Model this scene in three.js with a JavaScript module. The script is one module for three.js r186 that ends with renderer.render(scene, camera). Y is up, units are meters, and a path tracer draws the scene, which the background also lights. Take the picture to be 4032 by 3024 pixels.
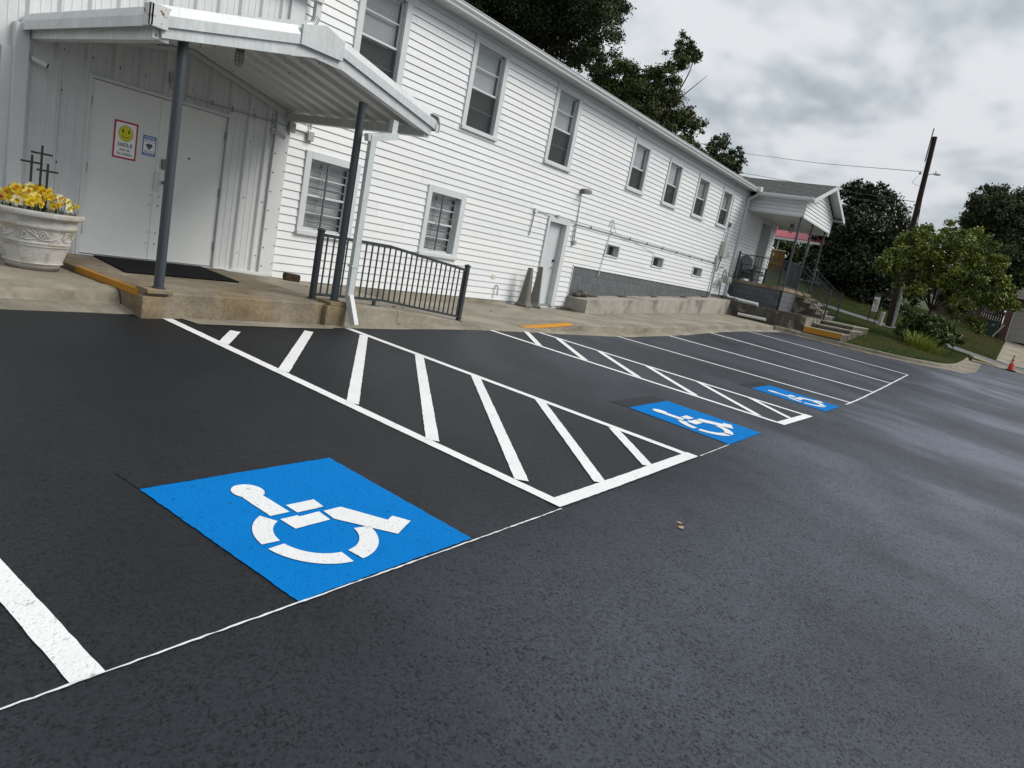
import * as THREE from 'three';
import { mergeGeometries } from 'three/addons/utils/BufferGeometryUtils.js';
import { RoundedBoxGeometry } from 'three/addons/geometries/RoundedBoxGeometry.js';

// ---------------------------------------------------------------- camera, sky, sun, exposure
const scene = new THREE.Scene();
const EYE = new THREE.Vector3(0, 1.5, 0);
const RIGHT = new THREE.Vector3(0.5770237, 0.1905317, 0.7941922);
const DOWN = new THREE.Vector3(-0.0388740, -0.9648987, 0.2597293);
const FWD = new THREE.Vector3(0.8158017, -0.1807434, -0.5493627);
const FPX = 2797;
const camera = new THREE.PerspectiveCamera(2 * Math.atan(1512 / FPX) * 180 / Math.PI, 4 / 3, 0.05, 900);
camera.position.copy(EYE);
camera.quaternion.setFromRotationMatrix(new THREE.Matrix4().makeBasis(RIGHT, DOWN.clone().negate(), FWD.clone().negate()));
camera.updateMatrixWorld(true);

const renderer = new THREE.WebGLRenderer({ antialias: true });
renderer.setSize(1024, 768);
renderer.toneMapping = THREE.LinearToneMapping;
renderer.toneMappingExposure = 1.82;
renderer.shadowMap.enabled = true;

// seeded random numbers and periodic noise
function rng(seed) { let a = seed >>> 0; return () => { a = (a + 0x6D2B79F5) | 0; let t = Math.imul(a ^ (a >>> 15), 1 | a); t = (t + Math.imul(t ^ (t >>> 7), 61 | t)) ^ t; return ((t ^ (t >>> 14)) >>> 0) / 4294967296; }; }
const hash2 = (x, y, s) => { let h = Math.imul(x | 0, 374761393) + Math.imul(y | 0, 668265263) + Math.imul(s | 0, 2147483647 ^ 0x5bd1e995); h = Math.imul(h ^ (h >>> 13), 1274126177); h ^= h >>> 16; return (h >>> 0) / 4294967296; };
const sm = t => t * t * (3 - 2 * t);
function vnoise(x, y, per, s) { const xi = Math.floor(x), yi = Math.floor(y), fx = sm(x - xi), fy = sm(y - yi); const w = v => per ? ((v % per) + per) % per : v; const a = hash2(w(xi), w(yi), s), b = hash2(w(xi + 1), w(yi), s), c = hash2(w(xi), w(yi + 1), s), d = hash2(w(xi + 1), w(yi + 1), s); return a + (b - a) * fx + (c - a) * fy + (a - b - c + d) * fx * fy; }
function fbm(x, y, oct, per, s) { let v = 0, a = 0.5, n = 0; for (let i = 0; i < oct; i++) { v += a * vnoise(x, y, per, s + i * 17); n += a; a *= 0.5; x *= 2; y *= 2; if (per) per *= 2; } return v / n; }
const clamp = (v, a = 0, b = 1) => Math.min(b, Math.max(a, v));
const sstep = (a, b, v) => sm(clamp((v - a) / (b - a)));

// overcast sky: layered cloud sheet seen in perspective
{
  const W = 2048, H = 1024, data = new Float32Array(W * H * 4);
  for (let j = 0; j < H; j++) {
    const el = ((j + 0.5) / H - 0.5) * Math.PI, sy = Math.sin(el), cy = Math.cos(el);
    for (let i = 0; i < W; i++) {
      const az = ((i + 0.5) / W - 0.5) * 2 * Math.PI, k = (j * W + i) * 4;
      let r, g, b;
      if (sy > -0.02) {
        const d = 1 / (Math.max(sy, 0) + 0.16), px = Math.cos(az) * cy * d, pz = Math.sin(az) * cy * d;
        const wx = fbm(px * 0.9 + 7, pz * 0.9 + 3, 3, 0, 5), wz = fbm(px * 0.9 - 4, pz * 0.9 + 9, 3, 0, 9);
        const c1 = fbm(px * 1.05 + wx * 1.6 + 20, pz * 1.7 + wz * 1.6 + 11, 6, 0, 21);
        const c2 = fbm(px * 4.4 + wz * 3.2 + 50, pz * 6.0 + wx * 3.2, 7, 0, 77), c3 = fbm(px * 13 + wx * 6, pz * 17 + wz * 6, 5, 0, 177);
        const t = sstep(0.33, 0.63, c1 * 0.48 + c2 * 0.38 + c3 * 0.14);
        const L = 0.31 * (0.74 + 0.58 * t) * (1 + 0.2 * sy);
        r = L * (0.84 + 0.14 * t); g = L * (0.985 + 0.025 * t); b = L * (1.1 - 0.05 * t);
        const hz = Math.exp(-Math.max(sy, 0) * 6.5) * 0.62;
        r += (0.31 * 1.1 - r) * hz; g += (0.31 * 1.15 - g) * hz; b += (0.31 * 1.18 - b) * hz;
      } else { r = g = b = 0.06; }
      data[k] = r; data[k + 1] = g; data[k + 2] = b; data[k + 3] = 1;
    }
  }
  const sky = new THREE.DataTexture(data, W, H, THREE.RGBAFormat, THREE.FloatType);
  sky.mapping = THREE.EquirectangularReflectionMapping; sky.magFilter = THREE.LinearFilter; sky.minFilter = THREE.LinearFilter; sky.needsUpdate = true;
  scene.background = sky; scene.environment = sky;
}
const sun = new THREE.DirectionalLight(0xfffaf2, 1.5);
sun.position.set(14 + 26, 44, -6 + 42); sun.target.position.set(14, 0, -6);
sun.castShadow = true; sun.shadow.radius = 62; sun.shadow.mapSize.set(2048, 2048);
Object.assign(sun.shadow.camera, { left: -45, right: 45, top: 35, bottom: -35, near: 1, far: 160 });
scene.add(sun, sun.target);

// ---------------------------------------------------------------- helpers
const V = (x, y, z) => new THREE.Vector3(x, y, z);
const pix = (sx, sy, d) => EYE.clone().addScaledVector(RIGHT, (sx - 2016) / FPX * d).addScaledVector(DOWN, (sy - 1512) / FPX * d).addScaledVector(FWD, d);
function tex(n, fn, srgb, metres, m = n) {
  const d = new Uint8Array(n * m * 4);
  for (let j = 0; j < m; j++) for (let i = 0; i < n; i++) { const c = fn(i / n, j / m), k = (j * n + i) * 4; const v = typeof c === 'number' ? [c, c, c] : c; d[k] = clamp(v[0]) * 255; d[k + 1] = clamp(v[1]) * 255; d[k + 2] = clamp(v[2]) * 255; d[k + 3] = 255; }
  const t = new THREE.DataTexture(d, n, m); t.wrapS = t.wrapT = THREE.RepeatWrapping; t.magFilter = THREE.LinearFilter; t.minFilter = THREE.LinearMipmapLinearFilter; t.generateMipmaps = true;
  if (srgb) t.colorSpace = THREE.SRGBColorSpace; if (metres) t.repeat.set(1 / metres, 1 / metres); t.needsUpdate = true; return t;
}
const PP = (color, roughness, extra = {}) => new THREE.MeshPhysicalMaterial({ color: new THREE.Color().setRGB(...color), roughness, ...extra });
const P = (color, roughness = 0.7, extra = {}) => new THREE.MeshStandardMaterial({ color: Array.isArray(color) ? new THREE.Color().setRGB(...color) : color, roughness, ...extra });
function boxUV(g) {
  g = g.index ? g.toNonIndexed() : g; if (!g.attributes.normal) g.computeVertexNormals();
  const p = g.attributes.position, n = g.attributes.normal, uv = new Float32Array(p.count * 2);
  for (let i = 0; i < p.count; i += 3) {
    let nx = 0, ny = 0, nz = 0; for (let k = 0; k < 3; k++) { nx += Math.abs(n.getX(i + k)); ny += Math.abs(n.getY(i + k)); nz += Math.abs(n.getZ(i + k)); }
    for (let k = 0; k < 3; k++) { const q = i + k; let u, v; if (ny >= nx && ny >= nz) { u = p.getX(q); v = -p.getZ(q); } else if (nx >= nz) { u = p.getZ(q); v = p.getY(q); } else { u = p.getX(q); v = p.getY(q); } uv[q * 2] = u; uv[q * 2 + 1] = v; }
  }
  g.setAttribute('uv', new THREE.BufferAttribute(uv, 2)); return g;
}
const clean = g => { g = g.index ? g.toNonIndexed() : g; for (const k of Object.keys(g.attributes)) if (!['position', 'normal', 'uv'].includes(k)) g.deleteAttribute(k); if (!g.attributes.normal) g.computeVertexNormals(); if (!g.attributes.uv) g.setAttribute('uv', new THREE.BufferAttribute(new Float32Array(g.attributes.position.count * 2), 2)); return g; };
const fin = (geos, keepUV) => { const a = (Array.isArray(geos) ? geos : [geos]).map(clean); const g = a.length > 1 ? mergeGeometries(a) : a[0]; return keepUV ? g : boxUV(g); };
const box = (x0, x1, y0, y1, z0, z1, r = 0) => { const w = Math.abs(x1 - x0), h = Math.abs(y1 - y0), d = Math.abs(z1 - z0); const g = r ? new RoundedBoxGeometry(w, h, d, 2, r) : new THREE.BoxGeometry(w, h, d); return g.translate((x0 + x1) / 2, (y0 + y1) / 2, (z0 + z1) / 2); };
function cyl(a, b, r, r2 = r, seg = 14) { const d = b.clone().sub(a), L = d.length(); const g = new THREE.CylinderGeometry(r2, r, L, seg); g.applyQuaternion(new THREE.Quaternion().setFromUnitVectors(V(0, 1, 0), d.normalize())); return g.translate((a.x + b.x) / 2, (a.y + b.y) / 2, (a.z + b.z) / 2); }
const tube = (pts, r, seg = 24, rad = 8, closed = false) => new THREE.TubeGeometry(new THREE.CatmullRomCurve3(pts, closed, 'catmullrom', 0.2), seg, r, rad, closed);
function sweep(prof, a, b, up = V(0, 1, 0)) { // prof: [side, up] polygon, swept from a to b
  const t = b.clone().sub(a), L = t.length(); t.normalize(); const side = up.clone().cross(t).normalize(), u = t.clone().cross(side).normalize();
  const g = new THREE.ExtrudeGeometry(new THREE.Shape(prof.map(p => new THREE.Vector2(p[0], p[1]))), { depth: L, bevelEnabled: false });
  return g.applyMatrix4(new THREE.Matrix4().makeBasis(side, u, t).setPosition(a));
}
const rectProf = (w, h, x = 0, y = 0) => [[x - w / 2, y - h / 2], [x + w / 2, y - h / 2], [x + w / 2, y + h / 2], [x - w / 2, y + h / 2]];
const bar = (a, b, w, h = w) => sweep(rectProf(w, h), a, b, Math.abs(b.y - a.y) > 0.9 * a.distanceTo(b) ? V(0, 0, 1) : V(0, 1, 0));
function tris(arr) { const g = new THREE.BufferGeometry(); g.setAttribute('position', new THREE.Float32BufferAttribute(arr, 3)); g.computeVertexNormals(); return g; }
const quad = (o, a, b, c, d) => o.push(...a, ...b, ...c, ...a, ...c, ...d);
function mesh(name, geo, mat, parent) { const m = new THREE.Mesh(geo, mat); m.name = name; m.castShadow = m.receiveShadow = true; (parent || scene).add(m); return m; }
const used = {};
const numbered = n => { const c = used[n] = (used[n] ?? -1) + 1; return c ? n + '_' + String(c).padStart(3, '0') : n; };
function tag(o, label, category, group) { o.userData.label = label; o.userData.category = category; if (group) o.userData.group = group; return o; }
function thing(name, label, category, pos = [0, 0, 0], turn = 0, group) { const o = new THREE.Group(); o.name = numbered(name); o.position.set(...pos); o.rotation.y = turn; scene.add(o); return tag(o, label, category, group); }
function one(name, geo, mat, label, category, group) { return tag(mesh(numbered(name), geo, mat), label, category, group); }
function structure(name) { const o = new THREE.Group(); o.name = name; o.userData.kind = 'structure'; scene.add(o); return o; }
function structMesh(name, geo, mat) { const m = mesh(name, geo, mat); m.userData.kind = 'structure'; return m; }
function dup(root, pos, turn, label) { const r = root.clone(); r.name = numbered(root.name.replace(/_\d{3}$/, '')); r.userData = { ...root.userData }; scene.add(r); r.position.set(...pos); r.rotation.y = turn; if (label) r.userData.label = label; return r; }

// ---------------------------------------------------------------- terrain heights
const XS = [-40, -6, 3.8, 6.1, 9, 10.5, 13.65, 16.3, 19, 22.4, 26.3, 34, 40, 46, 60];
const HA = [0, 0, 0, 0.03, 0.06, 0.05, 0.05, 0.10, 0.17, 0.27, 0.39, 0.52, 0.64, 0.75, 0.9];
const HB = [0.18, 0.18, 0.18, 0.173, 0.205, 0.20, 0.18, 0.238, 0.373, 0.483, 0.545, 0.76, 0.92, 1.05, 1.2];
function spline(xs, ys, x) {
  if (x <= xs[0]) return ys[0]; const n = xs.length; if (x >= xs[n - 1]) return ys[n - 1];
  let i = 0; while (x > xs[i + 1]) i++;
  const h = xs[i + 1] - xs[i], t = (x - xs[i]) / h; const sl = k => k <= 0 || k >= n - 1 ? 0 : (() => { const a = (ys[k] - ys[k - 1]) / (xs[k] - xs[k - 1]), b = (ys[k + 1] - ys[k]) / (xs[k + 1] - xs[k]); return a * b <= 0 ? 0 : 2 * a * b / (a + b); })();
  const m0 = sl(i) * h, m1 = sl(i + 1) * h, t2 = t * t, t3 = t2 * t; return (2 * t3 - 3 * t2 + 1) * ys[i] + (t3 - 2 * t2 + t) * m0 + (-2 * t3 + 3 * t2) * ys[i + 1] + (t3 - t2) * m1;
}
const lerpT = (xs, ys, x) => { if (x <= xs[0]) return ys[0]; const n = xs.length; if (x >= xs[n - 1]) return ys[n - 1]; let i = 0; while (x > xs[i + 1]) i++; return ys[i] + (ys[i + 1] - ys[i]) * (x - xs[i]) / (xs[i + 1] - xs[i]); };
function lotY(x, z) { const a = spline(XS, HA, x), b = spline(XS, HB, x), t = clamp((-z - 2.05) / 4.7, -3.2, 1.2); return a + (b - a) * t; }
const streetX = z => 41.2;                                             // near edge of the street
const streetY = z => z > 0 ? 0.62 + (0 - z) * 0.06 : z > -3.5 ? 0.62 + (-z) * 0.155 : 1.1625 + (-z - 3.5) * 0.125;
const islandY = (x, z) => 0.57 + 0.0185 * (x - 28.8) + (0.07 + 0.0052 * (x - 26.6)) * (-z - 1.7);
const KZ = [-6.98, -6.7, -6.2, -5.3, -4.4, -3.5, -2.6, -1.95, -1.68], KX = [26.1, 26.28, 26.36, 26.5, 26.62, 26.8, 27.3, 28.1, 29.1];
const kerbX = z => lerpT(KZ, KX, z), kerbZ = x => x < 29.1 ? lerpT([26.8, 27.3, 28.1, 29.1], [-3.5, -2.6, -1.95, -1.68], x) : lerpT([29.1, 31, 34, 37, 39.4], [-1.68, -1.52, -1.5, -1.55, -1.6], x);
function landY(x, z) {
  if (x > 40.6 && x < 44.6) return Math.max(streetY(z) - 0.03 + 0.03 * (x - 42), -2);
  if (x >= 44.6) return streetY(Math.max(z, -14)) + 0.05 + 0.088 * Math.min(x - 44.6, 30) + 0.012 * clamp(-z - 2, 0, 12) * Math.min(x - 44.6, 6);
  if (z < -1.4 && x > 26 && !(z < -6.1 && x < 26.85)) { const d = Math.min(x - kerbX(z), kerbZ(x) - z); if (d > 0.12) { const zc = Math.max(z, -13), t = sstep(0, 2.6, d); return (lotY(x, Math.max(z, -6.8)) + 0.135) * (1 - t) + islandY(x, zc) * t; } return lotY(x, Math.max(z, -6.8)) - 0.08; }
  if (z < -6.8) return lotY(x, -6.75) - 0.09;
  return lotY(x, z) - 0.06;
}

// ---------------------------------------------------------------- textures and materials
const asphaltMap = tex(1024, (u, v) => { const f = fbm(u * 150, v * 150, 2, 150, 3), c = fbm(u * 12, v * 12, 4, 12, 8), p = vnoise(u * 230, v * 230, 230, 31); const h = 0.8 * fbm(u * 190, v * 190, 2, 190, 131) + 0.2 * fbm(u * 26, v * 26, 2, 26, 7), pit = sstep(0.36, 0.26, h); let s = 0.185 + 0.075 * (f - 0.5) + 0.02 * (c - 0.5); s -= 0.085 * pit; if (f < 0.33) s -= 0.04 * sstep(0.33, 0.2, f); if (p > 0.93) s += 0.04; return [s * 0.955, s * 0.995, s * 1.075]; }, true, 1.7);
const asphaltBump = tex(1024, (u, v) => 0.45 * fbm(u * 150, v * 150, 2, 150, 3) + 0.15 * vnoise(u * 300, v * 300, 300, 12) + 0.4 * sstep(0.25, 0.4, 0.8 * fbm(u * 190, v * 190, 2, 190, 131) + 0.2 * fbm(u * 26, v * 26, 2, 26, 7)), false, 1.7);
const paintMap = tex(512, (u, v) => { const f = fbm(u * 110, v * 110, 2, 110, 3), c = fbm(u * 9, v * 9, 4, 9, 14); let s = 0.93 + 0.05 * (c - 0.5); if (f < 0.24) s -= 0.2 * sstep(0.24, 0.12, f); return s; }, true, 1.7);
const concBump = tex(512, (u, v) => 0.5 * fbm(u * 90, v * 90, 2, 90, 44) + 0.5 * fbm(u * 8, v * 60, 3, 0, 6), false, 1.5);
const concMap = tex(512, (u, v) => { const a = fbm(u * 5, v * 5, 5, 5, 2), b = fbm(u * 70, v * 70, 2, 70, 9), c = fbm(u * 3, v * 3, 4, 3, 60); const s = 0.535 + 0.2 * (a - 0.5) + 0.09 * (b - 0.5) - 0.1 * sstep(0.55, 0.75, c); return [s * 1.035, s * 0.985, s * 0.88]; }, true, 3.1);
const oldConcMap = tex(512, (u, v) => { const a = fbm(u * 4, v * 4, 5, 4, 12), b = fbm(u * 60, v * 60, 2, 60, 19), st = fbm(u * 22, v * 3, 4, 0, 33), c = fbm(u * 6, v * 6, 4, 6, 71); let s = 0.5 + 0.24 * (a - 0.5) + 0.1 * (b - 0.5) + 0.1 * (st - 0.5); s -= 0.2 * sstep(0.52, 0.72, c); return [s * 1.03, s * 0.985, s * 0.9]; }, true, 2.3);
const ledgeMap = tex(512, (u, v) => { const a = fbm(u * 3, v * 3, 5, 3, 12), b = fbm(u * 60, v * 60, 2, 60, 19), st = fbm(u * 26, v * 2, 4, 0, 33), c = fbm(u * 5, v * 5, 4, 5, 71); let s = 0.6 + 0.16 * (a - 0.5) + 0.08 * (b - 0.5) + 0.12 * (st - 0.5); s -= 0.13 * sstep(0.55, 0.75, c); return [s * 1.02, s * 0.985, s * 0.92]; }, true, 3.7);
const darkConcMap = tex(512, (u, v) => { const a = fbm(u * 5, v * 5, 5, 5, 112), st = fbm(u * 16, v * 3, 4, 0, 133), c = fbm(u * 7, v * 7, 4, 7, 71); let s = 0.31 + 0.2 * (a - 0.5) + 0.16 * (st - 0.5) + 0.26 * sstep(0.6, 0.8, c); return [s * 1.04, s * 0.98, s * 0.86]; }, true, 2.3);
const slabFaceMap = tex(512, (u, v) => { const a = fbm(u * 5, v * 9, 5, 0, 212), b = fbm(u * 50, v * 50, 2, 50, 219), c = fbm(u * 4, v * 4, 4, 4, 271); let s = 0.49 + 0.2 * (a - 0.5) + 0.1 * (b - 0.5); const r = sstep(0.45, 0.7, c); return [s * (1.06 - 0.02 * r), s * (0.97 - 0.06 * r), s * (0.83 - 0.13 * r)]; }, true, 1.3);
const grime = tex(512, (u, v) => { const a = fbm(u * 4, v * 4, 5, 4, 321), b = fbm(u * 50, v * 50, 3, 50, 5); return 0.93 + 0.08 * (a - 0.5) + 0.03 * (b - 0.5); }, true, 2.7);
const vinylMap = tex(512, (u, v) => { const a = fbm(u * 3, v * 3, 5, 3, 421), b = fbm(u * 60, v * 60, 2, 60, 5); return [0.925 + 0.035 * (a - 0.5) + 0.02 * (b - 0.5), 0.925 + 0.035 * (a - 0.5) + 0.02 * (b - 0.5), 0.92 + 0.04 * (a - 0.5)]; }, true, 3.3);
const vinylBump = tex(256, (u, v) => fbm(u * 6, v * 120, 3, 0, 41), false, 0.8);
const galvMap = tex(512, (u, v) => { const a = fbm(u * 6, v * 6, 5, 6, 521), b = fbm(u * 60, v * 8, 3, 0, 53), c = vnoise(u * 40, v * 40, 40, 7); const s = 0.79 + 0.1 * (a - 0.5) + 0.07 * (b - 0.5) + 0.03 * (c - 0.5); return [s * 0.985, s, s * 1.005]; }, true, 1.2);
const rustMap = tex(256, (u, v) => { const a = fbm(u * 7, v * 7, 5, 7, 621), b = fbm(u * 16, v * 16, 3, 16, 3); const r = sstep(0.62, 0.74, a * 0.65 + b * 0.35); return [0.78 - 0.36 * r, 0.79 - 0.5 * r, 0.79 - 0.6 * r]; }, true, 0.32);
const woodMap = tex(256, (u, v) => { const a = fbm(u * 40, v * 3, 4, 0, 721), b = fbm(u * 8, v * 8, 3, 8, 4); const s = 0.34 + 0.22 * (a - 0.5) + 0.08 * (b - 0.5); return [s * 1.1, s * 0.93, s * 0.8]; }, true, 1.0);
const blockMap = tex(256, (u, v) => { const a = fbm(u * 5, v * 5, 4, 5, 821), b = fbm(u * 60, v * 60, 2, 60, 4); const s = 0.43 + 0.06 * (a - 0.5) + 0.05 * (b - 0.5); return [s * 0.975, s * 1.0, s * 1.015]; }, true, 1.1);
const shingleMap = tex(512, (u, v) => { const col = Math.floor(u * 16), a = hash2(col, Math.floor(v * 1), 7), b = fbm(u * 120, v * 120, 2, 120, 4), c = fbm(u * 9, v * 9, 3, 9, 14); const s = 0.4 + 0.1 * (a - 0.5) + 0.18 * (b - 0.5) + 0.14 * (c - 0.5); return [s, s * 1.0, s * 0.99]; }, true, 2.0);
const brickMap = tex(512, (u, v) => { const row = Math.floor(v * 24), off = row % 2 ? 0.5 : 0, bx = u * 8 + off, cx = Math.floor(bx), fx = bx - cx, fy = v * 24 - row; const m = fx < 0.045 || fy < 0.14; const h = hash2(cx % 8, row, 5), n = fbm(u * 80, v * 80, 2, 80, 3); return m ? [0.5, 0.45, 0.42] : [0.37 + 0.16 * (h - 0.5) + 0.08 * (n - 0.5), 0.2 + 0.09 * (h - 0.5), 0.18 + 0.08 * (h - 0.5)]; }, true, 1.75);
const potMap = tex(512, (u, v) => { const a = fbm(u * 6, v * 6, 5, 6, 911), b = fbm(u * 60, v * 60, 2, 60, 3), c = fbm(u * 5, v * 9, 4, 0, 41); let s = 0.72 + 0.2 * (a - 0.5) + 0.08 * (b - 0.5); const d = sstep(0.5, 0.72, c); return [s * (1 - 0.1 * d), s * (0.99 - 0.13 * d), s * (0.97 - 0.18 * d)]; }, true, 0.8);
const soilMap = tex(256, (u, v) => { const a = fbm(u * 7, v * 7, 5, 7, 1011), b = fbm(u * 60, v * 60, 2, 60, 3); const s = 0.22 + 0.14 * (a - 0.5) + 0.12 * (b - 0.5); return [s * 1.1, s * 0.98, s * 0.75]; }, true, 1.4);
const lawnMap = tex(512, (u, v) => { const a = fbm(u * 5, v * 5, 5, 5, 1111), b = fbm(u * 90, v * 90, 3, 90, 3), d = sstep(0.48, 0.68, a); const s = 0.26 + 0.16 * (b - 0.5); return [s * (0.92 + 0.32 * d), s * (1.1 - 0.02 * d), s * (0.46 + 0.16 * d)]; }, true, 6);
const roadMap = tex(256, (u, v) => { const a = fbm(u * 5, v * 5, 4, 5, 1211), b = fbm(u * 90, v * 90, 2, 90, 3); const s = 0.4 + 0.09 * (a - 0.5) + 0.1 * (b - 0.5); return [s, s, s * 1.0]; }, true, 2);

const M = {
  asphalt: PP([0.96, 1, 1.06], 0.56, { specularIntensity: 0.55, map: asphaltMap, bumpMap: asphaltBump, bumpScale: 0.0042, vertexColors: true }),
  blackout: PP([0.58, 0.59, 0.62], 0.6, { specularIntensity: 0.5, map: asphaltMap, bumpMap: asphaltBump, bumpScale: 0.004 }),
  white: P([0.9, 0.9, 0.9], 0.72, { map: paintMap, bumpMap: asphaltBump, bumpScale: 0.004 }),
  symbol: P([0.84, 0.85, 0.85], 0.72, { map: paintMap, bumpMap: asphaltBump, bumpScale: 0.003 }),
  blue: PP([0.0015, 0.195, 0.59], 0.75, { specularIntensity: 0.12, map: paintMap, bumpMap: asphaltBump, bumpScale: 0.0045 }),
  conc: P([1, 1, 1], 0.9, { map: concMap, bumpMap: concBump, bumpScale: 0.003 }),
  oldConc: P([1, 1, 1], 0.92, { map: oldConcMap, bumpMap: concBump, bumpScale: 0.006 }),
  ledge: P([1.0, 1.0, 1.02], 0.92, { map: ledgeMap, bumpMap: concBump, bumpScale: 0.005 }),
  darkConc: P([1, 1, 1], 0.92, { map: darkConcMap, bumpMap: concBump, bumpScale: 0.008 }),
  slab: P([0.9, 0.91, 0.93], 0.9, { map: slabFaceMap, bumpMap: concBump, bumpScale: 0.006 }),
  yellow: P([0.5, 0.22, 0.012], 0.75, { map: paintMap, bumpMap: concBump, bumpScale: 0.004 }),
  vinyl: P([0.91, 0.93, 0.955], 0.42, { map: vinylMap, bumpMap: vinylBump, bumpScale: 0.0006, side: THREE.DoubleSide }),
  trim: P([0.7, 0.73, 0.75], 0.45, { map: vinylMap }),
  backing: P([0.3, 0.3, 0.3], 0.9),
  metalWall: P([0.72, 0.74, 0.745], 0.42, { map: grime, side: THREE.DoubleSide }),
  metalTrim: P([0.74, 0.76, 0.765], 0.42, { map: grime }),
  galv: P([0.98, 1, 1], 0.42, { map: galvMap, side: THREE.DoubleSide, metalness: 0.15 }),
  roofSheet: P([0.74, 0.76, 0.75], 0.5, { map: grime, side: THREE.DoubleSide }),
  rust: P([1, 1, 1], 0.6, { map: rustMap, metalness: 0.1 }),
  door: P([0.86, 0.88, 0.88], 0.5, { map: vinylMap }),
  post: P([0.05, 0.061, 0.072], 0.48, { map: grime }),
  rail: P([0.028, 0.034, 0.04], 0.55),
  black: P([0.012, 0.012, 0.013], 0.6),
  rubber: new THREE.MeshPhysicalMaterial({ color: new THREE.Color().setRGB(0.006, 0.006, 0.007), roughness: 0.95, specularIntensity: 0.25 }),
  steel: P([0.55, 0.55, 0.54], 0.38, { metalness: 0.8 }),
  boxGrey: P([0.42, 0.44, 0.43], 0.5, { map: grime }),
  panelGrey: P([0.52, 0.54, 0.5], 0.5, { map: grime }),
  darkGrey: P([0.11, 0.115, 0.12], 0.6),
  pipeWhite: P([0.78, 0.78, 0.77], 0.5, { map: grime }),
  glass: new THREE.MeshPhysicalMaterial({ color: 0xffffff, roughness: 0.03, transmission: 1, thickness: 0, ior: 1.5, side: THREE.DoubleSide }),
  screen: P([0.02, 0.021, 0.023], 0.8, { transparent: true, opacity: 0.42, side: THREE.DoubleSide }),
  blind: P([0.36, 0.385, 0.4], 0.6, { side: THREE.DoubleSide }),
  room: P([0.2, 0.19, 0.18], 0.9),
  block: P([0.72, 0.74, 0.76], 0.75, { map: blockMap, bumpMap: concBump, bumpScale: 0.006 }),
  mortar: P([0.085, 0.09, 0.092], 0.9),
  shingle: P([0.62, 0.63, 0.63], 0.95, { map: shingleMap }),
  brick: P([0.8, 0.8, 0.8], 0.9, { map: brickMap }),
  tan: P([0.165, 0.158, 0.135], 0.55, { map: grime }),
  pot: P([1.1, 1.1, 1.1], 0.92, { map: potMap, bumpMap: concBump, bumpScale: 0.003 }),
  soil: P([1, 1, 1], 1, { map: soilMap }),
  lawn: P([0.78, 0.78, 0.78], 1, { map: lawnMap }),
  road: P([0.78, 0.8, 0.83], 0.85, { map: roadMap }),
  drive: P([0.95, 0.94, 0.9], 0.9, { map: concMap }),
  wood: P([0.5, 0.46, 0.42], 0.9, { map: woodMap }),
  fenceWood: P([0.62, 0.58, 0.54], 0.9, { map: woodMap }),
};

// ---------------------------------------------------------------- ground and parking lot
{
  const xs = [-120, -60, -30, -15, -6]; for (let x = -2; x <= 24; x += 2) xs.push(x); for (let x = 25; x < 29.4; x += 0.1) xs.push(x); for (let x = 29.5; x <= 40.5; x += 0.5) xs.push(x); xs.push(40.59, 40.61, 42, 43.5, 44.59, 44.61); for (let x = 45.5; x <= 76; x += 1.2) xs.push(x); xs.push(90, 120, 180, 300);
  const zs = [-260, -140, -80, -50, -30, -20, -16]; for (let z = -14; z < -7; z += 0.8) zs.push(z); zs.push(-6.81, -6.79); for (let z = -6.4; z < -2.5; z += 0.3) zs.push(z); for (let z = -2.4; z < -1.3; z += 0.08) zs.push(z); for (let z = -1; z <= 6; z += 0.7) zs.push(z); zs.push(9, 14, 20, 30, 60, 120);
  const pos = [], uv = [], idx = [];
  for (const z of zs) for (const x of xs) { pos.push(x, landY(x, z) + (x > 27 && x < 40.5 && z < -2 ? 0.05 * (fbm(x * 0.7, z * 0.7, 3, 0, 3) - 0.5) : 0), z); uv.push(x, -z); }
  const n = xs.length; for (let j = 0; j < zs.length - 1; j++) for (let i = 0; i < n - 1; i++) { const a = j * n + i; idx.push(a, a + n, a + 1, a + 1, a + n, a + n + 1); }
  const g = new THREE.BufferGeometry(); g.setAttribute('position', new THREE.Float32BufferAttribute(pos, 3)); g.setAttribute('uv', new THREE.Float32BufferAttribute(uv, 2)); g.setIndex(idx); g.computeVertexNormals();
  structMesh('ground', g, M.lawn);
}
const lot = structure('parking_lot');
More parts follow.
